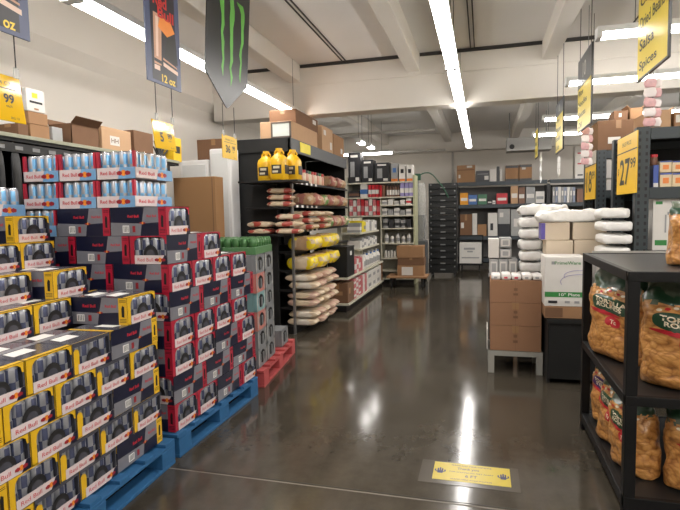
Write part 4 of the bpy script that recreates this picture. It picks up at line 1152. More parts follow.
# ------------------------------------------------------------------ centre display: bench with three brown cartons
wood_g = mat('grey_painted_wood', (150, 148, 140), .7, var=.12)
BNY = 5.28
bx0 = ony(488, 360, BNY).x; bx1 = ony(543, 360, BNY).x
t = thing('low_bench', 'grey low bench under the three brown cartons at the aisle edge', 'bench', ((bx0+bx1)/2, BNY+.24, 0)); w = (bx1-bx0)/2
board_box((-w, -.24, .175), (w, .24, .225), wood_g, 'bench_top', t, .004)
for sx in (-1, 1):
    for sy in (-1, 1): board_box((sx*(w-.03)-.03, sy*.21-.03, 0), (sx*(w-.03)+.03, sy*.21+.03, .175), wood_g, 'leg', t, .003)
board_box((bx0-.012-(bx0+bx1)/2, -.2, .226), (bx0-.002-(bx0+bx1)/2, .2, .42), cartw, 'side_board', t)
zz = [.228, ony(515, 326, BNY).z, ony(515, 303, BNY).z, ony(515, 280.5, BNY).z]
cx0_, cx1_ = ony(489.5, 320, BNY).x+.006, ony(541.5, 320, BNY).x
cdk = mat('cardboard_bench', (146, 108, 80), .85, var=.08, scale=7)
for i in range(3):
    carton('carton', 'brown printed carton on the grey bench, %s of three' % ('lowest', 'middle', 'topmost opened one')[i], 'box', (cx0_, BNY, zz[i]+.002), (cx1_, BNY+.42, zz[i+1]), cdk, open_top=False, tape_on=i < 2,
           marks=[('-y', .5, .6, .07, .12, card_d), ('-y', .5, .38, .09, .10, card_d), ('-y', .5, .5, .004, .98, card_d)], group='brown cartons on the bench')
z = zz[3]+.003
nap = mat('napkin_pack', (228, 224, 220), .4, var=.06); rose = mat('rose_print', (198, 60, 80), .5)
for i in range(5):
    t = thing('napkin_pack', 'white wrapped pack on the topmost brown carton, %s from left' % O[i+1], 'packet', (cx0_+.055+i*.096, BNY+.13, z), 0, 'white packs on the brown carton')
    MB().box((-.044, -.11, 0), (.044, .11, .05+.008*(i % 2)), nap, .014).build('wrapped_pack', t)
    MB().box((-.02, -.1115, .012), (.012, -.109, .03), rose if i in (1, 2) else packg).build('print_patch', t)
# grey cartons on a plinth behind
t = thing('display_plinth', 'plain low plinth behind the brown cartons holding grey cartons', 'plinth', (.20, 6.12, 0))
board_box((-.13, -.17, 0), (.13, .17, .86), blackpanel, 'plinth_body', t); board_box((-.14, -.18, .86), (.14, .18, .88), black, 'plinth_top', t)
def gcart(p0, p1, y0, y1, Y, zb, lab, m=cartg):
    a = ony(p0, y0, Y); b = ony(p1, y0, Y); zz_ = a.z if zb is None else zb
    return carton('carton', lab, 'box', (a.x, Y, zz_+.002), (b.x, Y+.26, a.z if zb is not None else a.z+.2), m, tape_on=False, marks=[('-y', .5, .5, .72, .72, cartw), ('-y', .5, .5, .5, .5, m)], group='grey cartons behind the brown ones')
z1 = ony(505, 258.5, 5.98).z
for i in range(3): gcart(489.3+i*9.5, 498.4+i*9.5, 259, 0, 5.98, .88, 'grey framed carton behind the topmost brown one, %s from left' % O[i+1])
z2 = ony(505, 248, 5.98).z
gcart(488.5, 499, 239, 0, 5.98, z1+.004, 'tall whitish grey carton above the framed ones behind the brown cartons', cartw)
gcart(499.6, 511.5, 249, 0, 5.98, z1+.004, 'grey carton above the framed ones, lower of two beside the white sacks')
gcart(499.6, 511.5, 238, 0, 5.98, z2+.004, 'grey carton above the framed ones, upper of two beside the white sacks')
# black display table
t = thing('display_table', 'black low display table under the plate cartons and white sacks', 'table', (.93, 5.55, 0))
board_box((-.36, -.53, .57), (.325, .29, .61), blackpanel, 'table_top', t)
board_box((-.34, -.51, .05), (.31, -.49, .57), blackpanel, 'front_panel', t); board_box((-.35, -.50, 0), (-.33, .27, .57), blackpanel, 'side_panel', t); board_box((.30, -.50, 0), (.32, .27, .57), blackpanel, 'side_panel', t)
board_box((-.33, .25, 0), (.30, .27, .57), blackpanel, 'back_panel', t)
PY = 5.06
a = ony(545, 306, PY); b = ony(584, 320, PY)
za = ony(560, 306.5, PY).z
carton('cardboard_tray', 'flat torn brown cardboard tray under the white plate carton', 'box', (a.x, PY, .612), (b.x+.02, PY+.36, za), card, tape_on=False, marks=[('-y', .22, .5, .42, .8, card_d)])
zt_ = ony(560, 257, PY).z
prg = mat('print_green', (52, 128, 62), .5)
pc = carton('carton', 'white plate carton with green band on the brown cardboard tray', 'box', (a.x-.005, PY, za+.002), (b.x+.015, PY+.36, zt_), cartw, tape_on=False,
       marks=[('-y', .5, .24, .99, .105, prg), ('-y', .60, .24, .50, .06, '10" Plate', white), ('-y', .55, .88, .62, .065, 'PrimeWare', prg), ('-y', .2, .88, .08, .06, packg), ('-y', .2, .09, .22, .05, packk), ('-y', .55, .09, .12, .05, packg), ('-y', .78, .09, .12, .05, packg)])
g = MB()
w = (b.x+.015-(a.x-.005))/2; hh = zt_-za-.002
for cz, rx, rz_, zz0 in ((.62, .75, .11, 0), (.50, .92, .15, 0)):
    pts = [Vector((.12+w*rx*math.cos(q), -.18-.002, hh*cz+hh*rz_*math.sin(q))) for q in [PI*k/14*1.15-.1 for k in range(15)]]
    pts = [Vector((min(p.x, w-.004), p.y, p.z)) for p in pts]
    g.tube(pts, .0022, packp, 5)
g.build('plate_drawing', pc)
carton('carton', 'plain white carton behind the plate carton under the stacked paper trays', 'box', (.60, PY+.43, .612), (1.18, PY+.74, zt_-.02), cartw)
# stacked foam trays in sleeves
foam = mat('foam_cream', (206, 190, 168), .7, var=.04); purple = mat('purple_edge', (96, 84, 160), .5)
SY = PY+.43
def block(p0, p1, y0, zb, lab, m=foam, edge=None):
    a = ony(p0, y0, SY); b = ony(p1, y0, SY)
    t = thing('tray_sleeve', lab, 'packet', ((a.x+b.x)/2, SY+.15, zb), 0, 'cream blocks of trays'); w = (b.x-a.x)/2; h = a.z-zb
    MB().box((-w, -.15, 0), (w, .15, h), m, .008).build('block', t)
    if edge: MB().box((-w-.001, -.152, .01), (-w+.035, .1, h-.006), edge).build('coloured_edge', t)
    return a.z
zz0 = zt_-.017
zl = block(546, 573.5, 240.5, zz0, 'cream block of paper trays, lower left of four on the white plate carton')
zr = block(574.5, 607, 240, zz0, 'cream block of paper trays, lower right of four')
block(541.5, 570, 222.5, zl+.002, 'cream block of paper trays with purple edge, upper left of four', edge=purple)
block(573, 607, 222.5, zr+.002, 'cream block of paper trays, upper right of four')
# ------------------------------------------------------------------ white sacks
sackw = mat('white_sack', (232, 230, 226), .3, var=.05, scale=16, bump=.7); sackp = mat('sack_print', (150, 150, 152), .5)
def sack_proto(w, d, h, seed, wr=.10):
    t = thing('white_sack', 'x', 'sack'); m = pillow_mb(w, d, h, [sackw], seed=seed, seg=40, rings=26, wr=wr, ends=True, endp=9, zw=.30, pw=.32)
    m.build('sack_body', t); return t
s1 = Proto(sack_proto(.245, .34, .105, 4, .16)); s1b = Proto(sack_proto(.235, .33, .105, 9, .18))
# left column
sx = (ony(517, 250, 5.90).x+ony(544.5, 250, 5.90).x)/2
t = thing('display_plinth', 'plain low plinth under the column of white sacks', 'plinth', (sx, 6.07, 0))
board_box((-.11, -.15, 0), (.11, .15, .80), blackpanel, 'plinth_body', t); board_box((-.12, -.16, .80), (.12, .16, .82), black, 'plinth_top', t)
z = .823; top = ony(525, 216, 5.9).z; k = 0; st_ = (top-z)/6
for k in range(6):
    (s1, s1b)[k % 2].put((sx+R.uniform(-.012, .012), 6.06, z+st_*k), R.uniform(-.06, .06), 'white plastic sack in the column beside the grey cartons, %s from the bottom' % O[k+1], 'white sacks in the left column')
# sprawling sacks over the top
s2 = Proto(sack_proto(.60, .34, .115, 21, .35))
zp = ony(590, 222, SY).z+.006
s2.put((.82, 5.64, zp), .04, 'long white sack lying across the cream tray blocks', 'white sacks on top')
s3 = Proto(sack_proto(.50, .32, .11, 23, .35))
s3.put((.62, 6.06, top+.012), .05, 'white sack lying on top at the back left of the display', 'white sacks on top')
t = thing('display_plinth', 'plain plinth behind the cream tray blocks under white sacks', 'plinth', (.93, 6.06, 0))
board_box((-.26, -.10, 0), (.26, .10, top-.12), blackpanel, 'plinth_body', t); board_box((-.27, -.11, top-.12), (.27, .11, top-.10), black, 'plinth_top', t)
# right column of five
RX0 = ony(608, 225, 5.05).x; RX1 = ony(634, 225, 5.05).x
s4 = Proto(sack_proto(.25, .40, .088, 31, .14))
carton('carton', 'white carton under the right column of white sacks, mostly behind the black rack', 'box', (RX0-.02, 5.06, .612), (1.27, 5.40, 1.06), cartw)
zb = 1.063; ztp = ony(612, 205, 5.05).z; st_ = (ztp-zb)/5
for k in range(5):
    s4.put(((RX0+1.25)/2-.012+(.008, -.006, .006, 0, -.015)[k], 5.24, zb+st_*k), (.02, -.02, .0, .03, -.03)[k], 'white plastic sack in the column by the price sign, %s from the bottom' % O[k+1], 'white sacks in the right column')

# ------------------------------------------------------------------ right racks
perf = perforated('perforated_upright', (52, 59, 62))
def rack(label, x0, y0, x1, y1, zt, zs, m, holes=True):
    t = thing('pallet_rack', label, 'rack', (x0, y0, 0)); W = x1-x0; D = y1-y0
    for x in (0, W-.11):
        for y in (0, D-.08):
            MB().box((x, y, 0), (x+.11, y+.08, zt), perf, .004).build('upright', t)
    for y in (.0, D-.04):
        for z in zs: MB().box((.11, y, z-.10), (W-.11, y+.04, z), m, .004).build('beam', t)
    for z in zs:
        MB().box((.02, .04, z-.03), (W-.02, D-.04, z-.002), blackpanel).build('shelf', t)
    for i in range(3):
        MB().cyl((.05, .08, .3+i*.7), (.05, D-.08, .8+i*.7), .012, m, 6).build('brace', t)
    MB().box((.03, D+.0, .1), (W-.03, D+.01, zt-.05), blackpanel).build('back_panel', t)
    return t
R1X, R1Y = 1.275, 5.06+.02
R1Y = 5.48 if 0 else 5.08
R1X = ony(636, 160, R1Y).x
z1t = ony(640, 127, R1Y).z; zs1 = ony(665, 187, R1Y).z; zs2 = ony(665, 251, R1Y).z
rack('blue-grey steel rack at right with perforated post and large price sign', R1X, R1Y, R1X+2.7, R1Y+.9, z1t, [.35, zs2, zs1, z1t-.01], bluegrey)
R2Y = 7.3; R2X = ony(597, 160, R2Y).x
z2t = ony(600, 150, R2Y).z
rack('blue-grey steel rack farther right behind the smaller price sign', R2X, R2Y, R2X+2.7, R2Y+.9, z2t, [.35, 1.0, ony(612, 190, R2Y).z, z2t-.01], bluegrey)
def k_item(p0, p1, yt, z, m, label, Y, dep=.3, marks=(), nm='carton', tp=False, grp=None, **kw):
    a = ony(p0, yt, Y); b = ony(p1, yt, Y)
    return carton(nm, label, 'box', (a.x, Y, z+.002), (b.x, Y+dep, max(a.z, z+.04)), m, marks=marks, tape_on=tp, group=grp, **kw)
F = R1Y+.045
blue_p = mat('pack_deep_blue', (60, 84, 158), .4, var=.15)
zb = ony(655, 165, F).z
k_item(653.5, 659, 165, zs1, blue_p, 'blue bag-like pack on the right rack shelf beside the perforated post', F, .2, nm='goods_box', marks=[('-y', .5, .1, .9, .18, cartw)])
t = thing('preserve_jar', 'small red-lidded jar on the blue pack of the right rack', 'jar', ((ony(656, 165, F).x), F+.08, zb+.002)); MB().lathe([(.03, 0), (.034, .01), (.034, .06), (.028, .07)], packn, 12).build('jar_body', t); MB().cyl((0,0,.07), (0,0,.095), .033, packred, 12).build('lid', t)
zc = ony(665, 172.5, F).z
for i in range(4):
    for l in range(2):
        k_item(660+i*12.6, 672+i*12.6, (173, 161)[l], (zs1, zc)[l], mat('pack_butter', (216, 196, 160), .5, var=.1), 'cream and blue box on the right rack, %s row, %s from the post' % (('lower', 'upper')[l], O[i+1]), F, .3, nm='goods_box',
               marks=[('-y', .5, .93, .99, .12, blue_p), ('-y', .5, .45, .5, .4, packo)], grp='cream and blue boxes on the right rack')
k_item(653.5, 697, 191, zs2, cartw, 'large white carton with green print on the lower shelf of the right rack', F, .5,
       marks=[('-y', .14, .80, .16, .05, prg), ('-y', .20, .13, .28, .09, prg), ('-y', .30, .45, .04, .3, packg), ('-y', .42, .5, .03, .24, prg), ('-y', .75, .93, .45, .02, packg), ('-y', .75, .84, .3, .03, packg), ('-y', .36, .62, .05, .05, packg)])
# cartons on top of rack one
zt1 = z1t
k_item(614, 628, 113, zt1, card_d, 'dark brown carton with white spot on the right rack top, leftmost', F+.3, .4, marks=[('-y', .5, .55, .2, .25, cartw)]) if 0 else None
k_item(646, 657, 112, zt1, card, 'brown carton on the right rack top behind the clip strip', F+.1, .4)
k_item(660, 672, 110, zt1, card_l, 'opened light brown carton on the right rack top', F+.1, .35, open_top=True)
k_item(674.5, 690, 112, zt1, card, 'brown carton with white round sticker at the right picture edge', F+.1, .4, marks=[('-y', .25, .55, .3, .5, cartw)])
# cartons on rack two
G = R2Y+.05
k_item(606.5, 617, 159, ony(612, 178.5, G).z, cartw, 'white carton on a row of small boxes in the farther right rack', G, .3)
zz2 = ony(612, 190, R2Y).z
for i in range(3): k_item(606.5+i*6.3, 612.2+i*6.3, 179.5, zz2, (cartw, packg, packn)[i], 'small %s box in the farther right rack, under the white carton' % ('white', 'grey', 'brown')[i], G, .32, nm='goods_box')
zt2 = z2t
k_item(598, 640, 121, zt2, card_d, 'big brown carton with white shipping label on the farther rack top', G, .5, marks=[('-y', .40, .32, .30, .22, cartw)], tp=True)
zq = ony(598, 121, G).z+.006
k_item(614, 628, 111, zq, card_d, 'brown carton with white sticker on the big labelled carton', G+.05, .3, marks=[('-y', .45, .5, .2, .4, cartw)])
k_item(630, 643, 108, zq, card, 'opened brown carton with raised flaps on the big labelled carton', G+.05, .3, open_top=True)
k_item(592.0, 597.0, 132, zt2, cartw, 'slim whitish carton at the corner of the farther rack top', G, .12) if 0 else None
# ------------------------------------------------------------------ hanging signs on the left
sign_y = mat('sign_yellow', (230, 184, 28), .07, var=.03); sign_m = mat('sign_matt_yellow', (230, 184, 28), .4, var=.03); sign_p = mat('sign_pale_yellow', (232, 206, 66), .3, var=.03); sign_k = mat('sign_black', (30, 28, 26), .4); clearp = mat('clear_clip', (210, 210, 208), .2, alpha=.5)
def cord(parent, x, y, z0, z1, r=.003): return MB().cyl((x, y, z0), (x, y, z1), r, wire, 5).build('cord', parent)
def price_sign(label, X, y0, y1, z0, z1, big, small, to_z, tilt=0, cm=None):
    t = thing('price_sign', label, 'sign', (X, (y0+y1)/2, z0), 0, 'hanging yellow price signs on the left'); w = (y1-y0)/2; h = z1-z0
    q = MB().box((-.003, -w, 0), (.003, w, h), cm or sign_y).build('card', t); q.rotation_euler.y = -tilt
    m = MB(); e = .0045; c = Vector((e, 0, 0)); u = (0,1,0); v = (0,0,1)
    m.text(big, sign_k, (e, -w*.30, h*.42), u, v, h=h*.34, bold=.03); m.text(small, sign_k, (e, w*.48, h*.49), u, v, h=h*.20, bold=.03)
    m.text('each', sign_k, (e, w*.45, h*.33), u, v, h=h*.06)
    m.box((.003, -w*.75, h*.70), (e, w*.8, h*.715), sign_k); m.text('DRINKS 24 CT', sign_k, (e, 0, h*.82), u, v, w=w*1.3, h=h*.07)
    m.text('SKU 10', sign_k, (e, w*.6, h*.08), u, v, h=h*.05)
    q = m.build('lettering', t); q.rotation_euler.y = -tilt
    for s in (-.8, .75):
        MB().box((-.004, s*w-.012, h-.01), (.004, s*w+.012, h+.035), clearp).build('clip', t)
        cord(t, 0, s*w, h+.03, to_z-z0)
    return t
def band_panel(name, label, X, y0, y1, z0, z1, m, cat='banner'):
    t = thing(name, label, cat, (X, (y0+y1)/2, z0)); return t
b_navy = mat('banner_navy', (74, 82, 112), .35); b_dark = mat('banner_dark', (34, 30, 38), .35); b_tan = mat('banner_tan', (196, 150, 122), .35, var=.2); b_pale = mat('banner_pale', (226, 196, 178), .35)
b_red = mat('banner_red', (196, 48, 44), .35); b_or = mat('banner_orange', (232, 140, 60), .35); b_yel = mat('banner_yellow', (240, 206, 60), .35)
def drink_banner(label, X, y0, y1, z0, z1, oz):
    t = thing('hanging_banner', label, 'banner', (X, (y0+y1)/2, z0)); w = (y1-y0)/2; h = z1-z0
    MB().box((-.004, -w, 0), (.004, w, h), b_navy).build('panel', t)
    m = MB(); e = .0052; P = lambda s, q, k=0: (e+.0006*k, -w+2*w*s, q)
    m.poly([P(.14, .02), P(.86, .02), P(.86, h), P(.14, h)], b_dark)
    m.poly([P(.20, .12, 1), P(.40, .12, 1), P(.46, .44, 1), P(.22, .44, 1)], b_tan)                # tall pale can
    m.poly([P(.26, .17, 2), P(.32, .17, 2), P(.36, .42, 2), P(.28, .42, 2)], b_pale)
    m.poly([P(.20, .135, 3), P(.40, .13, 3), P(.40, .15, 3), P(.20, .155, 3)], b_dark); m.poly([P(.20, .085, 1), P(.36, .085, 1), P(.36, .115, 1), P(.20, .115, 1)], b_pale)
    m.poly([P(.46, .125, 1), P(.90, .10, 1), P(.90, .125, 1), P(.46, .15, 1)], b_pale)
    m.poly([P(.46, .165, 1), P(.88, .14, 1), P(.88, .15, 1), P(.46, .178, 1)], b_tan)
    m.poly([P(.50, .185, 2), P(.90, .165, 2), P(.86, .34, 2), P(.62, .34, 2)], sign_k)
    m.poly([P(.34, .36, 3), P(.60, .32, 3), P(.84, .37, 3), P(.72, .43, 3), P(.42, .43, 3)], b_or)
    m.text('Red', b_red, P(.42, .525, 3), (0,1,0), (0,0,1), w=w*.8, h=.07, bold=.03); m.text('Bull', b_red, P(.58, .455, 4), (0,1,0), (0,0,1), w=w*.95, h=.07, bold=.03)
    m.poly([P(.2, .60, 1), P(.9, .68, 1), P(.9, h, 1), P(.2, h, 1)], b_tan)
    m.text(oz, b_yel, P(.60, .045, 2), (0,1,0), (0,0,1), w=w*.80, h=.05, bold=.02)
    m.build('print', t)
    for s in (-.7, .7): cord(t, 0, s*w, h, CEIL-z0)
    return t
drink_banner('navy hanging drink banner above the nearer small price sign, tan can and red lettering', -2.0, 2.86, 3.235, 2.455, 3.35, '12 oz')
drink_banner('navy hanging drink banner at the top left picture corner', -2.0, 1.60, 1.99, 2.415, 3.3, '8.4 oz')
t = price_sign('yellow hanging price sign at the left picture edge in front of the cartons', -2.0, 1.66, 1.94, 2.035, 2.24, '9', '99', 2.415, math.radians(7))
price_sign('yellow hanging price sign beneath the navy banner, above the silver can trays', -2.0, 2.915, 3.145, 2.045, 2.23, '5', '99', 2.455, math.radians(7))
price_sign('yellow hanging price sign beneath the black claw-mark banner', -2.0, 3.80, 4.055, 2.07, 2.255, '36', '99', 2.503, 0, sign_m)
# black banner with three green claw strokes
claw = mat('claw_green', (96, 176, 66), .4, var=.15); mk_ = mat('banner_black', (26, 27, 30), .3, var=.08)
my0, my1, mz = 3.545, 4.255, 2.475; w = (my1-my0)/2; H_ = 1.05
t = thing('hanging_banner', 'black pointed hanging banner with three green claw strokes', 'banner', (-2.0, (my0+my1)/2, mz))
g = MB(); o2 = [(-w, .215), (-w*.08, .012), (0, 0), (w*.08, .012), (w, .245), (w, H_), (-w, H_)]
n = len(o2)
g.add([(x, y, z) for x in (-.004, .004) for y, z in o2], [tuple(range(n-1, -1, -1)), tuple(range(n, 2*n))]+[(i, (i+1) % n, n+(i+1) % n, n+i) for i in range(n)], mk_)
q = g.build('panel', t); q.rotation_euler.y = math.radians(4)
def stroke(pts, nm):
    m = MB(); e = .0055
    L_ = [(e, -w+2*w*(s-d), z) for s, z, d in pts]; R_ = [(e, -w+2*w*(s+d), z) for s, z, d in pts]
    k = len(pts)
    m.add(L_+R_, [(i, i+1, k+i+1, k+i) for i in range(k-1)], claw); q = m.build('claw_stroke', t); q.rotation_euler.y = math.radians(4)
def jag(base, n, z0, z1, s0, s1, d0, d1):
    rr = random.Random(base); out = []
    for i in range(n):
        q = i/(n-1); out.append((s0+(s1-s0)*q+rr.uniform(-.02, .02), z0+(z1-z0)*q, (d0+(d1-d0)*q)*rr.uniform(.75, 1.25)))
    return out
stroke([(.38, .235, .004)]+jag(1, 11, .30, H_-.1, .375, .30, .02, .05)+[(.26, H_, .06)], 'a')
stroke([(.57, .185, .004)]+jag(2, 12, .26, H_-.08, .565, .54, .022, .06)+[(.50, H_, .08)], 'b')
stroke([(.80, .25, .003)]+jag(3, 10, .30, .80, .80, .82, .018, .04)+[(.80, .83, .06), (.74, .87, .08), (.70, .845, .01)], 'c')
for s in (-.62, .62): cord(t, .073, s*w, H_-.01, CEIL-mz)
# ------------------------------------------------------------------ signs on the right
def aisle_sign(label, X, y0, y1, z0, z1, words, headh, slope=.0):
    t = thing('aisle_sign', label, 'sign', (X, (y0+y1)/2, z0)); w = (y1-y0)/2; h = z1-z0
    MB().box((-.006, -w, 0), (.006, w, h), sign_p).build('panel', t)
    MB().box((-.009, -w-.004, -.01), (.009, -w+.012, h), sign_k).build('edge_trim', t); MB().box((-.009, -w, -.014), (.009, w, .0), sign_k).build('edge_trim', t)
    if headh: MB().box((-.0085, -w, h-headh), (.0085, w, h), mat('sign_header', (70, 76, 84), .3)).build('header', t)
    n = len(words); hh = (h-headh)/n
    for i, s in enumerate(words):
        m = MB(); m.text(s, sign_k, (-.0075, w*.9-min(1.6*w, .062*len(s)*1.15)/2-.02, h-headh-hh*(i+.5)), (0,-1,0), (0,0,1), w=min(1.6*w, .062*len(s)*1.15), h=hh*.52, bold=.015); m.build('lettering', t)
    if headh: MB().text('10', white, (-.0095, 0, h-headh*.5), (0,-1,0), (0,0,1), h=headh*.5).build('aisle_figure', t)
    for s in (-.8, .8): cord(t, 0, s*w, h, CEIL-z0, .004)
    return t
aisle_sign('yellow aisle sign at the top right listing canned beans, chili and salsa', 1.2, 4.03, 4.76, 2.62, 3.46, ['Canned Beans', 'Chili', 'Dried Beans', 'Salsa', 'Spices'], 0)
aisle_sign('yellow aisle sign with grey header hanging before the crosswise lights', 1.1, 6.06, 6.87, 2.52, 3.34, ['Rice', 'Noodles', 'Sauces', 'Oil'], .33)
aisle_sign('small far yellow aisle sign, second from the left of the hanging row', 1.0, 7.32, 8.0, 2.40, 3.06, ['Cups', 'Plates', 'Bowls', 'Lids'], .18)
aisle_sign('farthest narrow yellow aisle sign before the back rack', 1.0, 10.5, 11.05, 2.62, 3.14, ['Foam', 'Bags', 'Wrap'], 0)
packet_m = [mat('strip_pink', (206, 160, 160), .4, var=.3, scale=40), mat('strip_white', (224, 214, 210), .4, var=.1)]
def clip_strip(label, x, y, ztop, n, h, wd=.10):
    t = thing('hanging_clip_strip', label, 'packets', (x, y, ztop-h*n))
    MB().cyl((0, 0, 0), (0, 0, CEIL-ztop+h*n), .004, steel, 6).build('strip', t)
    for i in range(n):
        for s in (-1, 1):
            m = pillow_mb(wd, .022, h*.95, [packet_m[(i+(s > 0)) % 2]], seed=i+5*s, seg=16, rings=10, wr=.25, endp=8, zw=.35)
            o = m.build('packet', t, (s*.022, s*.012, h*i)); o.rotation_euler = (0, 0, R.uniform(-.3, .3))
    return t
clip_strip('clip strip of pink packets hanging below the top right aisle sign', 1.222, 4.44, 2.57, 5, .072, .085)
a = ony(587, 128, 7.0); clip_strip('clip strip of pink packets hanging beside the farther rack', ony(587, 140, 6.9).x, 6.9, ony(587, 127, 6.9).z, 5, .09, .095)
def tag_string(label, px, py0, py1, Y):
    a = ony(px, py0, Y); b = ony(px, py1, Y); t = thing('hanging_strip', label, 'strip', (a.x, Y, b.z)); h = a.z-b.z
    MB().cyl((0,0,0), (0,0,h), .006, plastic_w, 6).build('strip', t)
    for i in range(3): MB().box((-.02, -.004, h*(.1+.3*i)), (.02, .004, h*(.1+.3*i)+.07), white).build('clip', t)
tag_string('thin white clip strip hanging under the farthest yellow sign', 541, 152, 183, 10.8)
tag_string('thin white clip strip hanging under the small far yellow sign', 559, 156, 176, 7.7)
# big price signs on the rack ends
def rack_price(label, X, y0, y1, z0, z1, big, small, head):
    t = thing('price_sign', label, 'sign', (X, (y0+y1)/2, z0)); w = (y1-y0)/2; h = z1-z0
    MB().box((-.004, -w, 0), (.004, w, h*.72), sign_m).build('card', t)
    MB().box((-.004, -w, h*.73), (.004, w, h), sign_m if head is None else head).build('head_card', t)
    m = MB(); e = -.0052; u = (0,-1,0); v = (0,0,1)
    m.text('$', sign_k, (e, w*.80, h*.40), u, v, h=h*.14, bold=.02); m.text(big, sign_k, (e, w*.14, h*.38), u, v, w=w*1.05, h=h*.46, bold=.02); m.text(small, sign_k, (e, -w*.66, h*.50), u, v, w=w*.5, h=h*.17, bold=.02)
    m.box((-.006, -w, h*.715), (-.004, w, h*.735), sign_k)
    m.text('SALE PRICE', sign_k, (e, 0, h*.86), u, v, w=w*.9, h=h*.07)
    m.build('lettering', t); return t
X27 = R1X-.012
p = onx(638, 130, X27); q = onx(617, 195, X27)
rack_price('large yellow price sign reading 27.99 on the right rack end', X27, p.y, q.y, q.z, p.z, '27', '99', None)
X18 = R2X-.012
p = onx(596, 150, X18); q = onx(585, 200, X18)
rack_price('smaller yellow price sign with pale head on the farther right rack end', X18, p.y, q.y, q.z, p.z, '18', '99', mat('sign_pale', (196, 190, 182), .4))
# ------------------------------------------------------------------ floor sticker
fs = mat('floor_sticker_yellow', (196, 174, 54), .3, var=.06, scale=30); ink = mat('sticker_ink', (50, 54, 96), .4); fl_ = mat('sticker_film', (84, 78, 70), .2, var=.1)
t = thing('floor_sticker', 'yellow rectangular sticker with two dark hand marks on the polished floor', 'sticker', (-.065, 3.165, .0012), math.radians(0))
w, h = .228, .112
MB().box((-w-.08, -h-.05, 0), (w+.05, h+.015, .0008), fl_).build('clear_film', t)
MB().box((-w, -h, .0008), (w, h, .0014), fs).build('yellow_print', t)
zz_ = .0019
for sx in (-1, 1):
    m = MB(); c = Vector((sx*w*.82, 0, zz_))
    m.poly([c+Vector(v) for v in ((-.022, -.045, 0), (.022, -.045, 0), (.024, .0, 0), (-.024, .0, 0))], ink)
    for dx, y1_ in ((-.018, .040), (.0, .052), (.018, .040)): m.poly([c+Vector(v) for v in ((dx-.007, -.0, 0), (dx+.007, 0, 0), (dx+.006, y1_, 0), (dx-.006, y1_, 0))], ink)
    for s in (-1, 1): m.poly([c+Vector(v) for v in ((s*.022, -.03, 0), (s*.046, -.012, 0), (s*.046, .02, 0), (s*.034, .02, 0), (s*.034, -.008, 0), (s*.022, -.012, 0))][::s], ink)
    for i_ in range(len(m.v)): m.v[i_] = (c.x+(m.v[i_][0]-c.x)*.72, m.v[i_][1]*.72, m.v[i_][2])
    m.build('hand_mark', t)
for txt, yy, ww, hh_, xx in (('PLEASE KEEP YOUR DISTANCE', .085, .24, .016, 0), ('Thank you', .042, .13, .035, -.02), ('FOR STAYING SIX FEET APART', 0, .26, .013, 0), ('6 FT', -.042, .07, .032, 0), ('STAND HERE WHILE WAITING', -.088, .24, .013, 0)):
    m = MB(); m.text(txt, ink, (xx, yy, zz_), (1,0,0), (0,1,0), w=ww, h=hh_, bold=.01); m.build('lettering', t)

# ------------------------------------------------------------------ black rack of chip bags, front right
KX, KY0, KY1, KX1 = .695, 2.84, 4.06, 1.75
t = thing('chip_rack', 'black steel rack of big chip bags in the right foreground', 'rack', (KX, KY0, 0)); W = KX1-KX; D = KY1-KY0
km = mat('rack_black', (14, 14, 15), .5, var=.2, spec=.3)
for x in (0, W-.055):
    for y in (0, D-.055): MB().box((x, y, 0), (x+.055, y+.055, 1.27), km, .003).build('post', t)
for z, hgt in ((1.29, .05), (.66, .05), (.13, .06)):
    board_box((.004, .004, z-.02), (W-.004, D-.004, z-.004), mat('rack_deck', (24, 25, 26), .4, var=.3, scale=10), 'deck', t)
    MB().box((0, -.002, z-hgt), (W, .03, z), km, .003).build('rail', t); MB().box((0, D-.03, z-hgt), (W, D+.002, z), km, .003).build('rail', t)
    MB().box((-.002, .03, z-hgt), (.03, D-.03, z), km, .003).build('rail', t); MB().box((W-.03, .03, z-hgt), (W+.002, D-.03, z), km, .003).build('rail', t)
for y in (.15, .15): pass
MB().box((.06, D-.02, 1.29), (W-.06, D-.008, 1.305), mat('rim_pale', (176, 174, 168), .35, .4)).build('back_rim', t)

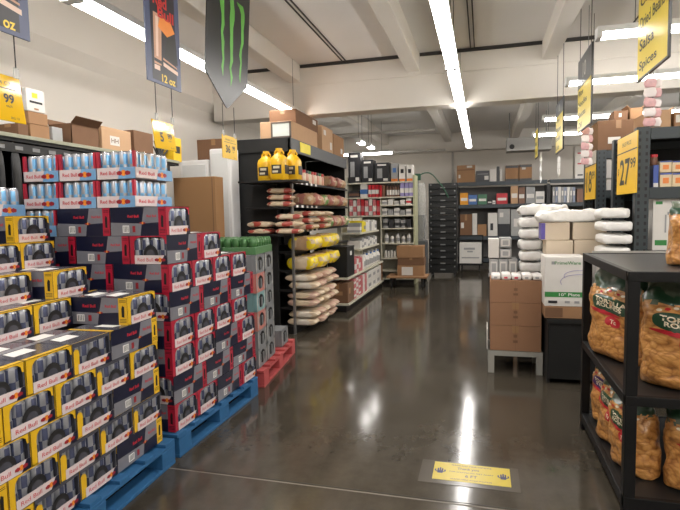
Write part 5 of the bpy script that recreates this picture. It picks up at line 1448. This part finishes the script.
def chip_material():
    m = bpy.data.materials.new('chips_in_bag'); m.use_nodes = True; nt = m.node_tree; b = nt.nodes['Principled BSDF']; L = nt.links
    tc = nt.nodes.new('ShaderNodeTexCoord'); vo = nt.nodes.new('ShaderNodeTexVoronoi'); vo.inputs['Scale'].default_value = 27; vo.feature = 'F1'
    mp = nt.nodes.new('ShaderNodeMapping'); mp.inputs['Scale'].default_value = (1, 1, 1.5); L.new(tc.outputs['Object'], mp.inputs['Vector']); 
    nz = nt.nodes.new('ShaderNodeTexNoise'); nz.inputs['Scale'].default_value = 7; nz.inputs['Detail'].default_value = 4
    L.new(mp.outputs['Vector'], nz.inputs['Vector'])
    ad = nt.nodes.new('ShaderNodeMix'); ad.data_type = 'RGBA'; ad.blend_type = 'ADD'; ad.inputs['Factor'].default_value = .14
    L.new(mp.outputs['Vector'], ad.inputs['A']); L.new(nz.outputs['Color'], ad.inputs['B']); L.new(ad.outputs['Result'], vo.inputs['Vector'])
    r = nt.nodes.new('ShaderNodeValToRGB'); e = r.color_ramp.elements
    e[0].position = .0; e[0].color = (lin(212), lin(158), lin(92), 1); e[1].position = 1; e[1].color = (lin(120), lin(74), lin(34), 1)
    x = e.new(.45); x.color = (lin(200), lin(142), lin(76), 1); x = e.new(.72); x.color = (lin(172), lin(114), lin(56), 1)
    L.new(vo.outputs['Distance'], r.inputs['Fac']); L.new(r.outputs['Color'], b.inputs['Base Color'])
    b.inputs['Roughness'].default_value = .4; b.inputs['Coat Weight'].default_value = .6; b.inputs['Coat Roughness'].default_value = .15
    bp = nt.nodes.new('ShaderNodeBump'); bp.inputs['Strength'].default_value = .4; bp.inputs['Distance'].default_value = .015; bp.invert = True
    L.new(vo.outputs['Distance'], bp.inputs['Height']); L.new(bp.outputs['Normal'], b.inputs['Normal']); return m
chips = chip_material()
bg = mat('bag_dark_green', (34, 66, 44), .3, coat=.5, var=.25, scale=20, bump=.3); bfilm = mat('bag_clear_film', (96, 104, 88), .2, coat=.6, var=.45, scale=26, bump=.5)
bred = mat('bag_bright_red', (186, 36, 46), .35, coat=.4); bpur = mat('bag_purple', (74, 44, 98), .35, coat=.4); bcrm = mat('bag_print_cream', (228, 214, 186), .35, coat=.3, var=.1)
def chip_bag(label, x, y, z, rz, seed, w=.38, d=.24, h=.58, lab=None, purple=False):
    lab = lab or bg
    t = thing('chip_bag', label, 'chip bag', (x, y, z), rz, 'big chip bags on the black rack')
    def paint(a, tt):
        n = noise.noise(Vector((math.cos(a)*2+seed, math.sin(a)*2, tt*5)))
        if tt > .90+n*.06: return bfilm
        if tt > .79+n*.06: return lab
        if tt > .73+n*.10 and n > .05: return bfilm
        return chips
    m, fr = upright_bag(seed, w, d, h, paint)
    m.build('bag', t)
    k = MB(); wrap_patch(k, fr, .02, h*.60, w*.36, h*.085, lab, .003, -.12, pw=.7)
    wrap_text(k, fr, 'TORTILLA', bcrm, .02, h*.627, w*.56, h*.05, .0055, -.12, .03); wrap_text(k, fr, 'ROUNDS' if not purple else 'STRIPS', bcrm, .02, h*.577, w*.46, h*.045, .0055, -.12, .03)
    k.build('name_label', t)
    k = MB(); wrap_patch(k, fr, -.02, h*.51, w*.30, h*.022, bred, .003, -.12); wrap_patch(k, fr, .05, h*.42, w*.13, h*.055, bred, .003, -.1, pw=.8)
    wrap_text(k, fr, 'Tc', bcrm, .05, h*.42, w*.11, h*.045, .0055, -.1, .02)
    k.build('red_label', t)
    k = MB()
    for i in range(7): wrap_patch(k, fr, -.11+i*.037, h*.745-abs(i-3)*.006, .014, .007, bred if i % 2 else bcrm, .003, 0, 10, 2)
    k.build('printed_border', t)
    return t
zA, zB, zC = .662, .132, 1.292
chip_bag('chip bag with green label, upper tier of the black rack, aisle side', 0.855, 3.60, zA, -1.05, 3, w=.44, d=.26, h=.575)
chip_bag('chip bag with green label, upper tier of the black rack, front', 1.035, 3.05, zA, -.55, 8, w=.44, d=.25, h=.575)
chip_bag('chip bag on upper tier behind the front one, mostly hidden', 1.34, 3.45, zA, -.2, 12, w=.38, h=.57)
chip_bag('chip bag with purple label, lower tier of the black rack, farthest on aisle side', .855, 3.835, zB, -1.2, 5, w=.29, d=.20, h=.47, lab=bpur, purple=True)
chip_bag('chip bag with green label, lower tier of the black rack, middle of aisle side', .84, 3.515, zB, -1.25, 17, w=.29, d=.22, h=.47)
chip_bag('chip bag with green label, lower tier beside the front post', 0.83, 3.19, zB, -1.25, 21, w=.29, d=.20, h=.47)
chip_bag('chip bag with green label, lower tier of the black rack, front right', 1.105, 3.0, zB, -.3, 27, w=.34, d=.20, h=.47)
chip_bag('chip bag standing on top of the black rack at the right edge', 1.165, 3.20, zC, -.3, 31, w=.38, d=.26, h=.37)
